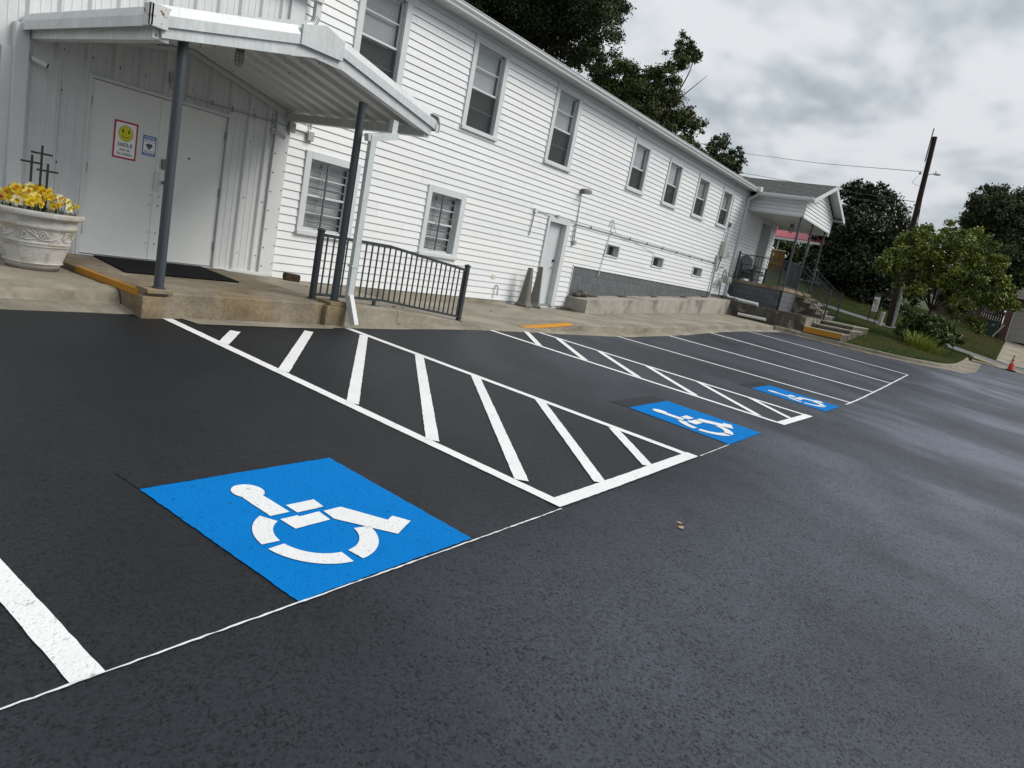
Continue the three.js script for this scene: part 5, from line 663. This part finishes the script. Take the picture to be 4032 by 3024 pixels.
{
  const c = thing('red_carport', 'carport with a red ribbed metal roof behind the porch', 'carport'); const n = 20;
  for (let k = 0; k < n; k++) { const z0 = -19 + k * 0.42, z1 = z0 + 0.41, o = [], a = (z, h) => [50.0, 5.85 + h, z], b = (z, h) => [54.6, 7.35 + h, z]; quad(o, a(z0, 0), a(z0 + 0.3, 0), b(z0 + 0.3, 0), b(z0, 0)); quad(o, a(z0 + 0.3, 0), a(z0 + 0.34, 0.05), b(z0 + 0.34, 0.05), b(z0 + 0.3, 0)); quad(o, a(z0 + 0.34, 0.05), a(z1, 0), b(z1, 0), b(z0 + 0.34, 0.05)); mesh('roof_panel', boxUV(tris(o)), P([0.42, 0.055, 0.075], 0.45, { side: THREE.DoubleSide }), c); }
  mesh('gutter', fin(box(49.9, 50.02, 5.7, 5.84, -19, -10.6)), M.pipeWhite, c); for (const z of [-18.8, -14.6, -12.6, -10.8]) mesh('post', fin(box(50.04, 50.14, 3.2, 5.75, z - 0.05, z + 0.05)), M.boxGrey, c); mesh('back_roof', fin(sweep([[0, 0], [0, 0.05], [4.6, -1.45], [4.6, -1.5]], V(54.6, 7.35, -10.6), V(54.6, 7.35, -19.0))), P([0.42, 0.055, 0.075], 0.45), c);
  const y = thing('yellow_wood_fence', 'short section of golden brown wooden fence under the red carport', 'fence'); for (let k = 0; k < 9; k++) { const z = -14.95 + k * 0.115, x = 49.75 + k * 0.05; mesh('board', fin([box(x - 0.012, x + 0.012, 3.4, 4.93 + 0.02 * Math.sin(k * 3), z - 0.054, z + 0.054)]), P([0.2 + 0.02 * (k % 3), 0.11, 0.02], 0.8), y); } mesh('cap', fin(bar(V(49.73, 4.98, -15), V(50.18, 5.0, -13.98), 0.09, 0.06)), P([0.7, 0.62, 0.45], 0.7), y);
  one('black_barrel', fin([cyl(V(50.3, 3.5, -13.75), V(50.3, 4.35, -13.75), 0.26, 0.26, 18), cyl(V(50.3, 4.35, -13.75), V(50.3, 4.4, -13.75), 0.28, 0.28, 18), new THREE.TorusGeometry(0.265, 0.02, 6, 20).rotateX(Math.PI / 2).translate(50.3, 3.9, -13.75)]), M.black, 'black barrel standing beside the golden wooden fence', 'barrel');
  const pf = thing('picket_fence', 'white picket fence on the bank behind the porch', 'fence'); for (let k = 0; k < 34; k++) { const t = k / 33, x = 48.6 + t * 2.9, z = -12.6 + t * 4.4, y = 3.1 + 0.1 * Math.sin(t * 3); mesh('picket', fin([box(-0.035, 0.035, 0, 0.82, -0.01, 0.01), new THREE.ConeGeometry(0.05, 0.1, 4).rotateY(Math.PI / 4).scale(1, 1, 0.3).translate(0, 0.87, 0)].map(q => q.rotateY(0.98).translate(x, y, z))), P([0.72, 0.72, 0.72], 0.7), pf); } for (const h of [0.2, 0.6]) mesh('rail', fin(bar(V(48.6, 3.1 + h, -12.6), V(51.5, 3.12 + h, -8.2), 0.03, 0.07)), P([0.72, 0.72, 0.72], 0.7), pf);
  const h = thing('pale_house', 'pale house glimpsed through the leaves of the small yard tree', 'house'); const c0 = pix(3690, 1200, 78); mesh('wall', fin(box(c0.x, c0.x + 7, 2.0, c0.y + 2.6, c0.z - 2.6, c0.z + 2.2)), P([0.75, 0.76, 0.78], 0.7), h); mesh('roof', fin(sweep([[-3.4, 0], [3.4, 0], [0, 1.5]], V(c0.x - 0.4, c0.y + 2.6, c0.z - 0.2), V(c0.x + 7.4, c0.y + 2.6, c0.z - 0.2))), M.shingle, h); mesh('window', fin(box(c0.x - 0.04, c0.x, c0.y + 0.6, c0.y + 1.8, c0.z - 0.6, c0.z + 0.4)), M.darkGrey, h);
  const sp = pix(3746, 1256, 46), rg = boxUV(new RoundedBoxGeometry(0.36, 0.75, 0.36, 3, 0.05)), rpz = rg.attributes.position; for (let i = 0; i < rpz.count; i++) { const k = 0.05 * (fbm(rpz.getX(i) * 9 + rpz.getY(i) * 6, rpz.getZ(i) * 9, 3, 0, 2) - 0.5); rpz.setX(i, rpz.getX(i) + k); rpz.setZ(i, rpz.getZ(i) + k); } rg.computeVertexNormals(); const so = one('stone_pillar', rg, M.oldConc, 'short pale stone pillar at the edge of the sloping lawn', 'pillar'); so.position.set(sp.x, landY(sp.x, sp.z) + 0.3, sp.z);
}
{ // utility pole
  const g = thing('utility_pole', 'tall dark wooden utility pole with a lamp head and wires', 'utility pole'); const a = V(42.7, 1.2, -5.69), b = V(42.72, 11.27, -6.08);
  mesh('pole', fin(cyl(a, b, 0.165, 0.12, 18)), P([0.2, 0.155, 0.12], 0.95, { map: woodMap }), g); mesh('pin', fin(cyl(b.clone().add(V(0, -1.25, -0.13)), b.clone().add(V(0.02, 0.42, -0.15)), 0.026)), M.wood, g);
  const gd = V(42.62, 1.25, -5.43); mesh('cable_guard', fin([box(42.55, 42.66, 1.2, 3.1, -5.55, -5.42, 0.02), box(42.56, 42.65, 3.1, 4.0, -5.57, -5.45, 0.02)]), P([0.26, 0.27, 0.26], 0.6), g);
  mesh('lamp_arm', fin(cyl(V(42.7, 9.38, -5.9), V(42.6, 9.44, -5.62), 0.02)), M.boxGrey, g); const lh = mesh('lamp_head', fin([new THREE.SphereGeometry(0.13, 14, 8).scale(0.75, 0.5, 1.5).translate(42.6, 9.42, -5.48), cyl(V(42.6, 9.46, -5.55), V(42.6, 9.56, -5.55), 0.04)]), M.pipeWhite, g);
  mesh('insulator', fin([new THREE.SphereGeometry(0.07, 10, 8).translate(42.6, 9.4, -6.25), new THREE.SphereGeometry(0.05, 10, 8).translate(42.62, 7.8, -6.1), box(42.5, 42.6, 7.3, 7.42, -6.5, -6.2)]), M.boxGrey, g);
  mesh('drop_cable', fin([tube([V(42.62, 8.4, -5.85), V(42.6, 7.0, -5.72), V(42.58, 4, -5.6)], 0.012, 20, 5), tube([V(42.65, 7.6, -5.8), V(42.6, 6, -5.6), V(42.6, 4, -5.55)], 0.016, 20, 5), tube([V(42.6, 9.3, -6.3), V(42.6, 8.9, -6.5), V(42.6, 8.75, -6.1)], 0.008, 14, 5)]), M.black, g);
  const wire = (label, pts, r) => one('overhead_wire', fin(tube(pts.map(p => pix(...p)), r, 60, 5)), M.black, label, 'wire');
  wire('highest overhead wire reaching the utility pole at its lamp head', [[3632, 676, 36.3], [3232, 643, 45], [2904, 600, 55], [2500, 536, 70]], 0.014);
  wire('overhead wire just above the porch ridge', [[3604, 795, 36.2], [3300, 748, 44], [2904, 677, 55], [2600, 622, 68]], 0.016);
  wire('lowest thick overhead wire behind the porch roof', [[3596, 819, 36.2], [3300, 771, 44], [2904, 690, 55], [2600, 641, 68]], 0.022);
}
{ // yard sign, pedestal, cone
  const g = thing('yard_sign', 'narrow white notice board on two black posts near the utility pole', 'sign', [39.98, landY(39.98, -6.15), -6.15], -1.35); for (const s of [-1, 1]) mesh('post', fin(box(s * 0.16 - 0.02, s * 0.16 + 0.02, -0.1, 1.4, -0.02, 0.02)), M.black, g); mesh('frame', fin([box(-0.16, 0.16, 0.6, 1.42, -0.012, 0.012), box(-0.17, 0.17, 1.4, 1.46, -0.02, 0.02), ...[-0.12, -0.04, 0.04, 0.12].map(x => new THREE.TorusGeometry(0.03, 0.008, 5, 10, 4).translate(x, 1.49, 0))]), M.darkGrey, g);
  const t = canvasTex(128, 320, x => { x.fillStyle = '#e9eaea'; x.fillRect(0, 0, 128, 320); x.fillStyle = '#9a3a2c'; x.fillRect(14, 50, 34, 110); x.fillStyle = '#c9b45c'; x.fillRect(20, 120, 70, 50); x.fillStyle = '#6b6d6d'; for (let k = 0; k < 7; k++) x.fillRect(56, 46 + k * 20, 50 - (k % 3) * 8, 9); for (let k = 0; k < 5; k++) x.fillRect(18, 196 + k * 22, 90 - (k % 2) * 14, 9); }); mesh('print', fin(new THREE.PlaneGeometry(0.29, 0.72).translate(0, 1.0, 0.014), true), P([1, 1, 1], 0.5, { map: t }), g);
  const u = thing('cable_pedestal', 'grey green cable pedestal between the yard sign and the utility pole', 'pedestal', [40.25, landY(40.25, -5.78) - 0.03, -5.78]); mesh('body', fin(cyl(V(0, 0, 0), V(0.02, 0.74, 0.02), 0.1, 0.095, 16)), M.panelGrey, u); mesh('cap', fin(cyl(V(0.02, 0.74, 0.02), V(0.02, 0.78, 0.02), 0.105, 0.09, 16)), M.panelGrey, u);
  const k = thing('traffic_cone', 'orange traffic cone with two reflective collars on a black base', 'traffic cone', [40.4, lotY(40.4, 0.08) + 0.025, 0.08], 0.2); const co = (y0, y1, d = 0) => cyl(V(0, y0, 0), V(0, y1, 0), 0.135 - 0.155 * y0 + d, 0.135 - 0.155 * y1 + d, 22); k.scale.setScalar(1.02); mesh('base', fin(box(-0.19, 0.19, 0, 0.035, -0.19, 0.19, 0.012)), M.black, k); mesh('body', fin(co(0.03, 0.72)), P([0.62, 0.028, 0.012], 0.55), k); for (const [a, b] of [[0.34, 0.44], [0.52, 0.62]]) mesh('collar', fin(co(a, b, 0.003)), P([0.45, 0.42, 0.4], 0.5), k);
}

// ---------------------------------------------------------------- trees and plants
const leafGeo = (w, l, fold) => { const o = [], p = [[0, 0, 0], [w * 0.42, -fold, l * 0.35], [0, 0.1 * l, l * 0.5], [-w * 0.42, -fold, l * 0.35], [0, 0, l], [w * 0.36, -fold, l * 0.7], [-w * 0.36, -fold, l * 0.7]]; const t = (a, b, c) => o.push(...p[a], ...p[b], ...p[c]); t(0, 1, 2); t(0, 2, 3); t(1, 5, 2); t(5, 4, 2); t(3, 2, 6); t(6, 2, 4); const g = tris(o); return boxUV(g); };
const LEAF = leafGeo(1, 1, 0.12), SPRIG = boxUV(tris([0, 0, 0, 0.38, -0.1, 0.45, 0, 0, 1, 0, 0, 0, 0, 0, 1, -0.38, -0.1, 0.45]));
function crown(parent, clumps, seed, size, dens, cols, rough = 0.75, subs = 16, shape = LEAF) {
  const r = rng(seed), mats = []; const gauss = () => (r() + r() + r() + r() - 2) * 0.86; const c = new THREE.Color(), col = [];
  const q = new THREE.Quaternion(), e = new THREE.Euler(), m = new THREE.Matrix4();
  for (const [p, R] of clumps) { const ns = Math.max(9, Math.round(subs * Math.min(1.6, R / 1.2))); for (let s = 0; s < ns; s++) { const d = V(gauss(), gauss() * 0.85, gauss()).normalize().multiplyScalar(R * (0.35 + 0.65 * Math.sqrt(r()))), cc = p.clone().add(d), sr = Math.max(0.17, R * (0.2 + 0.2 * r())), n = Math.round(dens * (R < 1 ? 1.9 - 0.9 * R : 1) * sr * sr * 30 / (size * size)), tone = r(); for (let i = 0; i < n; i++) { const v = V(gauss(), gauss() * 0.75, gauss()).multiplyScalar(sr); e.set(r() * 6.28, r() * 6.28, r() * 6.28); q.setFromEuler(e); const sz = size * (0.6 + 0.7 * r()); m.compose(cc.clone().add(v), q, V(sz, sz, sz)); mats.push(m.clone()); const k = clamp(tone * 0.6 + r() * 0.6 - 0.1); const A = cols[0], B = cols[1]; col.push([A[0] + (B[0] - A[0]) * k, A[1] + (B[1] - A[1]) * k, A[2] + (B[2] - A[2]) * k]); } } }
  const im = new THREE.InstancedMesh(shape, P([1, 1, 1], rough, { side: THREE.DoubleSide }), mats.length); mats.forEach((x, i) => { im.setMatrixAt(i, x); im.setColorAt(i, c.setRGB(...col[i])); }); im.name = 'crown'; im.castShadow = im.receiveShadow = true; im.userData.kind = 'stuff'; parent.add(im); return mats.length;
}
function taper(pts, r0, r1, seg = 12, rad = 7) { const c = new THREE.CatmullRomCurve3(pts, false, 'catmullrom', 0.4), g = new THREE.TubeGeometry(c, seg, 1, rad), p = g.attributes.position; for (let i = 0; i <= seg; i++) { const o = c.getPointAt(i / seg), r = r0 + (r1 - r0) * i / seg; for (let k = 0; k <= rad; k++) { const q = i * (rad + 1) + k; p.setXYZ(q, o.x + (p.getX(q) - o.x) * r, o.y + (p.getY(q) - o.y) * r, o.z + (p.getZ(q) - o.z) * r); } } return g; }
function limbs(parent, base, fork, ends, r0, mat, seed) { const r = rng(seed), g = [taper([base, base.clone().lerp(fork, 0.5).add(V((r() - 0.5) * r0, 0, (r() - 0.5) * r0)), fork], r0, r0 * 0.6, 12, 10)]; const b = []; for (const e of ends) { const L = fork.distanceTo(e) * 0.12, mid = fork.clone().lerp(e, 0.5).add(V((r() - 0.5) * L * 2, L * r() * 2, (r() - 0.5) * L * 2)), q3 = fork.clone().lerp(e, 0.75).add(V((r() - 0.5) * L, (r() - 0.3) * L, (r() - 0.5) * L)); b.push(taper([fork, mid, q3, e], r0 * (0.32 + 0.14 * r()), r0 * 0.06, 14, 6)); const e2 = q3.clone().add(V((r() - 0.5) * 2.4 * L, L * r(), (r() - 0.5) * 2.4 * L)); b.push(taper([mid, mid.clone().lerp(e2, 0.6), e2], r0 * 0.16, r0 * 0.04, 8, 5)); } mesh('trunk', fin(g), mat, parent); mesh('branches', fin(b), mat, parent); }
const bark = P([0.16, 0.13, 0.1], 0.95, { map: woodMap });
let leaves = 0;
function tree(name, label, px, d, depth, seed, size, dens, cols, group, rough) {
  const r = rng(seed), g = thing(name, label, 'tree', [0, 0, 0], 0, group), cl = px.map(([x, y, R]) => [pix(x, y, d + (r() - 0.5) * depth), R * d / FPX]); const cx = cl.reduce((a, c) => a + c[0].x, 0) / cl.length, cz = cl.reduce((a, c) => a + c[0].z, 0) / cl.length, lo = Math.min(...cl.map(c => c[0].y - c[1] * 0.5)); const gy = landY(cx, cz);
  limbs(g, V(cx, gy - 0.2, cz), V(cx + (r() - 0.5), Math.max(gy + 1, lo - 0.3), cz), cl.filter((_, i) => i % 2 === 0).map(c => c[0]), 0.28, bark, seed + 1); leaves += crown(g, cl, seed + 2, size * 0.74, dens, cols, rough, 22, SPRIG); return g;
}
const DK = [[0.016, 0.028, 0.008], [0.062, 0.09, 0.022]], DK2 = [[0.02, 0.034, 0.007], [0.095, 0.125, 0.022]];
tree('oak_tree', 'broad dark oak crown rising behind the eave of the white building', [[1780, 60, 110], [1900, 30, 140], [2050, -40, 190], [2200, 50, 150], [2330, 100, 130], [2400, 20, 80], [2080, 110, 110], [2220, 190, 90], [2330, 215, 65], [2000, -190, 210], [2250, -120, 190], [2420, -60, 80], [1800, -120, 170], [2130, 190, 70], [2270, 250, 40]], 36, 3.5, 101, 0.165, 0.85, DK);
tree('ragged_tree', 'ragged green tree with a tall side branch above the eave', [[2420, 300, 90], [2350, 335, 48], [2500, 385, 110], [2560, 320, 50], [2620, 330, 62], [2655, 235, 52], [2690, 160, 38], [2700, 215, 48], [2735, 213, 26], [2600, 430, 105], [2690, 475, 62], [2738, 490, 42], [2650, 540, 80], [2500, 480, 100], [2580, 560, 90], [2700, 590, 58], [2760, 590, 45], [2450, 400, 80], [2400, 380, 60]], 42, 3, 201, 0.175, 0.9, DK2);
tree('distant_tree', 'small dark tree top beyond the far end of the eave', [[2840, 590, 52], [2880, 640, 46], [2812, 630, 45], [2850, 670, 55], [2900, 612, 26], [2822, 560, 28], [2790, 660, 40]], 52, 2, 301, 0.24, 0.95, DK);
tree('magnolia_tree', 'large dark glossy magnolia behind the porch', [[3400, 800, 85], [3320, 860, 75], [3480, 850, 85], [3540, 930, 75], [3420, 900, 120], [3340, 960, 110], [3500, 1000, 120], [3580, 1010, 55], [3400, 1050, 130], [3300, 1060, 100], [3500, 1120, 110], [3420, 1180, 100], [3360, 1150, 100], [3580, 1130, 80], [3260, 960, 55], [3440, 742, 38], [3380, 745, 34], [3215, 965, 42], [3200, 1050, 60], [3240, 1130, 75], [3290, 900, 45]], 47, 4, 401, 0.26, 1.35, [[0.01, 0.017, 0.005], [0.045, 0.065, 0.02]], undefined, 0.42);
tree('cedar_tree', 'tall dark tree standing behind the brick garage', [[3880, 765, 50], [3870, 830, 72], [3940, 805, 62], [4000, 830, 85], [3960, 900, 100], [3850, 900, 58], [3820, 872, 36], [3900, 960, 110], [4000, 980, 115], [3850, 1000, 70], [3930, 1050, 110], [4040, 1080, 110], [3860, 1080, 90], [3810, 1105, 60], [3780, 1062, 34], [4080, 900, 110], [4120, 1020, 120], [3880, 1160, 62], [3950, 1160, 75], [3820, 1180, 45], [4020, 1160, 70]], 66, 5, 501, 0.3, 1.15, DK);
tree('hedge_tree', 'mid green shrubby tree under the red carport roof', [[3130, 965, 50], [3095, 1010, 50], [3160, 1040, 50], [3080, 940, 36], [3060, 980, 40], [3190, 1000, 45], [3120, 1080, 45]], 58, 2, 551, 0.26, 1.1, DK2);
{ // small yard tree with large yellowish leaves
  const g = thing('redbud_tree', 'small spreading yard tree with yellow green leaves on the grass island', 'tree'), r = rng(601), d = 31;
  const px = [[3555, 962, 42], [3620, 930, 55], [3700, 915, 62], [3780, 940, 62], [3850, 950, 55], [3515, 1020, 34], [3600, 1010, 66], [3680, 1000, 76], [3770, 1010, 76], [3860, 1020, 66], [3930, 1040, 38], [3478, 1046, 24], [3560, 1080, 55], [3630, 1085, 50], [3745, 1090, 66], [3830, 1090, 66], [3910, 1110, 52], [3968, 1140, 34], [3600, 1140, 38], [3790, 1160, 56], [3880, 1180, 40], [3958, 1190, 28], [3780, 1230, 38], [3830, 1270, 24], [3852, 1290, 16], [3992, 1203, 15], [3500, 1060, 20], [3740, 1180, 36], [3660, 960, 56], [3690, 1050, 58], [3650, 1040, 52], [3720, 985, 56], [3700, 1110, 34], [3540, 1000, 44], [3590, 970, 50], [3820, 1040, 50]];
  const cl = px.map(([x, y, R]) => [pix(x, y, d + (r() - 0.5) * 3.2), R * d / FPX]); const base = pix(3640, 1300, 31); base.y = landY(base.x, base.z) - 0.1; const fork = pix(3664, 1222, 31);
  limbs(g, base, fork, cl.filter((_, i) => i % 2 === 0).map(c => c[0]), 0.09, bark, 602); leaves += crown(g, cl, 603, 0.125, 0.85, [[0.055, 0.085, 0.012], [0.22, 0.255, 0.03]], 0.6, 12);
  const b = thing('island_bush', 'dark leafy bush round the foot of the small yard tree', 'bush'); const bl = [[3600, 1285, 42], [3640, 1300, 52], [3680, 1290, 48], [3725, 1310, 40], [3572, 1258, 30], [3640, 1345, 40], [3700, 1345, 38], [3560, 1300, 26], [3760, 1330, 24]].map(([x, y, R]) => [pix(x, y, 30 + (r() - 0.5)), R * 30 / FPX]); leaves += crown(b, bl, 701, 0.14, 0.8, [[0.03, 0.05, 0.01], [0.09, 0.12, 0.02]], 0.6, 12); const bs = []; for (const [p, R] of bl) { const f = V(p.x, landY(p.x, p.z) - 0.05, p.z); bs.push(tube([f, f.clone().lerp(p, 0.5).add(V(0.05, 0, 0.05)), p], 0.015, 8, 5)); } mesh('stems', fin(bs), bark, b);
  const o = thing('tall_grass_clump', 'clump of long yellow green grass blades on the island', 'grass clump'), rg = rng(801), bl2 = []; const cA = pix(3585, 1395, 28.6), cB = pix(3660, 1405, 28.6); for (let k = 0; k < 760; k++) { const t = rg(), c0 = cA.clone().lerp(cB, t), a = rg() * 6.283, rr = 0.42 * Math.sqrt(rg()), x = c0.x + rr * Math.cos(a) * 0.6, z = c0.z + rr * Math.sin(a), y = landY(x, z) - 0.02, h = (0.35 + 0.5 * rg()) * (t < 0.6 ? 1 : 0.62), bnd = 0.15 + 0.45 * rg(), da = a + (rg() - 0.5) * 1.6, dx = Math.cos(da), dz = Math.sin(da), w = 0.009 + 0.006 * rg(), oo = []; let pv; for (let i = 0; i <= 4; i++) { const s = i / 4, ww = w * (1 - 0.8 * s), cx = x + dx * bnd * s * s, cz = z + dz * bnd * s * s, yy = y + h * s * (1 - 0.25 * s * bnd); const A = [cx - dz * ww, yy, cz + dx * ww], B = [cx + dz * ww, yy, cz - dx * ww]; if (pv) quad(oo, pv[0], pv[1], B, A); pv = [A, B]; } bl2.push(tris(oo)); } const lightB = [], darkB = []; bl2.forEach((q, i) => (i % 3 ? lightB : darkB).push(q)); mesh('blades', fin(lightB), P([0.27, 0.33, 0.04], 0.6, { side: THREE.DoubleSide }), o); mesh('old_blades', fin(darkB), P([0.12, 0.12, 0.03], 0.7, { side: THREE.DoubleSide }), o);
}
{ // lawn blades
  const r = rng(901), o = []; for (let k = 0; k < 4; k++) { const a = k * 1.7, x = 0.012 * Math.cos(a * 2), z = 0.012 * Math.sin(a * 2), dx = Math.cos(a), dz = Math.sin(a); o.push(x - dz * 0.006, 0, z + dx * 0.006, x + dz * 0.006, 0, z - dx * 0.006, x + dx * 0.03, 0.07, z + dz * 0.03); } const bg = boxUV(tris(o));
  const N = 130000, im = new THREE.InstancedMesh(bg, P([1, 1, 1], 0.8, { side: THREE.DoubleSide }), N), m = new THREE.Matrix4(), q = new THREE.Quaternion(), c = new THREE.Color(); let i = 0; while (i < N) { const far = r() < 0.42, x = far ? 44.7 + 14 * Math.pow(r(), 1.4) : 26.9 + 14.2 * r(), z = far ? -11 + 10.3 * r() : -8.5 + 6.85 * r(); if (!far) { if (x < 32.6 && z < -4.9 && (x > 30 || z < -6)) continue; if (x < 29.3 && z < -4.75) continue; if (x < 27 + sstep(-3.4, -1.6, z) * 2.2) continue; } q.setFromAxisAngle(V(0, 1, 0), r() * 6.28); const s = 0.6 + 0.7 * r(); m.compose(V(x, landY(x, z) - 0.01, z), q, V(s * 1.5, s, s * 1.5)); im.setMatrixAt(i, m); const d = sstep(0.45, 0.65, fbm(x * 0.5, z * 0.7, 4, 0, 61)), k = 0.7 + 0.6 * r(); im.setColorAt(i, c.setRGB((0.072 + 0.05 * d) * k, (0.112 + 0.004 * d) * k, (0.016 + 0.014 * d) * k)); i++; } im.name = 'lawn_grass'; im.castShadow = im.receiveShadow = true; im.userData = { kind: 'stuff', label: 'short patchy green grass on the island and the lawn across the street', category: 'grass' }; scene.add(im);
}
{ // fallen leaves
  const sh = new THREE.Shape([[0, -0.035], [0.008, -0.02], [0.022, -0.022], [0.016, -0.004], [0.028, 0.006], [0.014, 0.014], [0.012, 0.03], [0, 0.04], [-0.012, 0.03], [-0.014, 0.014], [-0.028, 0.006], [-0.016, -0.004], [-0.022, -0.022], [-0.008, -0.02]].map(p => new THREE.Vector2(...p))); const lg = new THREE.ShapeGeometry(sh).rotateX(-Math.PI / 2), p = lg.attributes.position; for (let i = 0; i < p.count; i++) p.setY(i, 6 * p.getX(i) * p.getX(i) + 3 * p.getZ(i) * p.getZ(i)); lg.computeVertexNormals(); const geo = boxUV(lg), r = rng(5), ms = [[0.42, 0.26, 0.14], [0.1, 0.06, 0.035], [0.16, 0.08, 0.04]].map(c => P(c, 0.8, { side: THREE.DoubleSide }));
  const L = (x, z, y, m, s, label, grp) => { const o = one('fallen_leaf', geo, ms[m], label, 'leaf', grp); o.position.set(x, y + 0.004, z); o.rotation.set((r() - 0.5) * 0.3, r() * 6, (r() - 0.5) * 0.3); o.scale.setScalar(s); };
  L(4.33, -1.41, lotY(4.33, -1.41) + 0.004, 0, 0.75, 'pale brown fallen leaf alone on the open black asphalt'); L(4.4, -1.45, lotY(4.4, -1.45) + 0.004, 0, 0.6, 'small pale leaf scrap touching the leaf on the open asphalt');
  for (const [x, z] of [[7.9, -7.55], [7.6, -7.45], [6.9, -8.6], [10.2, -8.1], [11.4, -8.5], [12.9, -8.7], [9.4, -7.6], [17.9, -8.2], [13.2, -8.9]]) L(x, z, walkY(x, z), 1, 0.9 + 0.5 * r(), 'small dark dead leaf lying on the tan concrete walk', 'dead leaves on the walk');
  for (const [x, z] of [[8.3, -6.6], [7.2, -6.9], [11.1, -6.8], [11.8, -6.9]]) L(x, z, lotY(x, z) + 0.03, 2, 1, 'brown dead leaf lying in the gutter pan of the walk', 'dead leaves in the gutter');
}
{ // pale stones and weeds at the near end of the ledge
  for (const [x, z, s, label] of [[16.12, -9.42, 0.1, 'smaller pale stone on the end of the concrete ledge'], [16.38, -9.4, 0.14, 'larger pale stone on the end of the concrete ledge']]) { const g = new THREE.IcosahedronGeometry(s, 2), p = g.attributes.position; for (let i = 0; i < p.count; i++) { const k = 0.8 + 0.45 * fbm(p.getX(i) * 11 + 3, p.getY(i) * 11 + p.getZ(i) * 7, 3, 0, 9); p.setXYZ(i, p.getX(i) * k * 1.25, p.getY(i) * k * 0.7, p.getZ(i) * k); } g.computeVertexNormals(); const o = one('pale_stone', boxUV(g), M.oldConc, label, 'stone'); o.position.set(x, 0.66 + (x - 15.92) * 0.0595 + s * 0.5, z); }
  const r = rng(333), a = []; for (let k = 0; k < 150; k++) { const x = 15.42 + 0.5 * r(), z = -9.56 + 0.55 * r() * r(), y = walkY(x, z) - 0.01, h = 0.03 + 0.1 * r(), t = r() * 6.28, w = 0.005; a.push(tris([x - w, y, z, x + w, y, z + w, x + Math.cos(t) * 0.05, y + h, z + Math.sin(t) * 0.05])); } const w = one('weed_patch', fin(a), P([0.035, 0.045, 0.012], 0.8, { side: THREE.DoubleSide }), 'small dark weeds growing where the ledge meets the siding', 'weeds'); w.userData.kind = 'stuff';
}
console.log('leaf instances', leaves);
renderer.render(scene, camera);
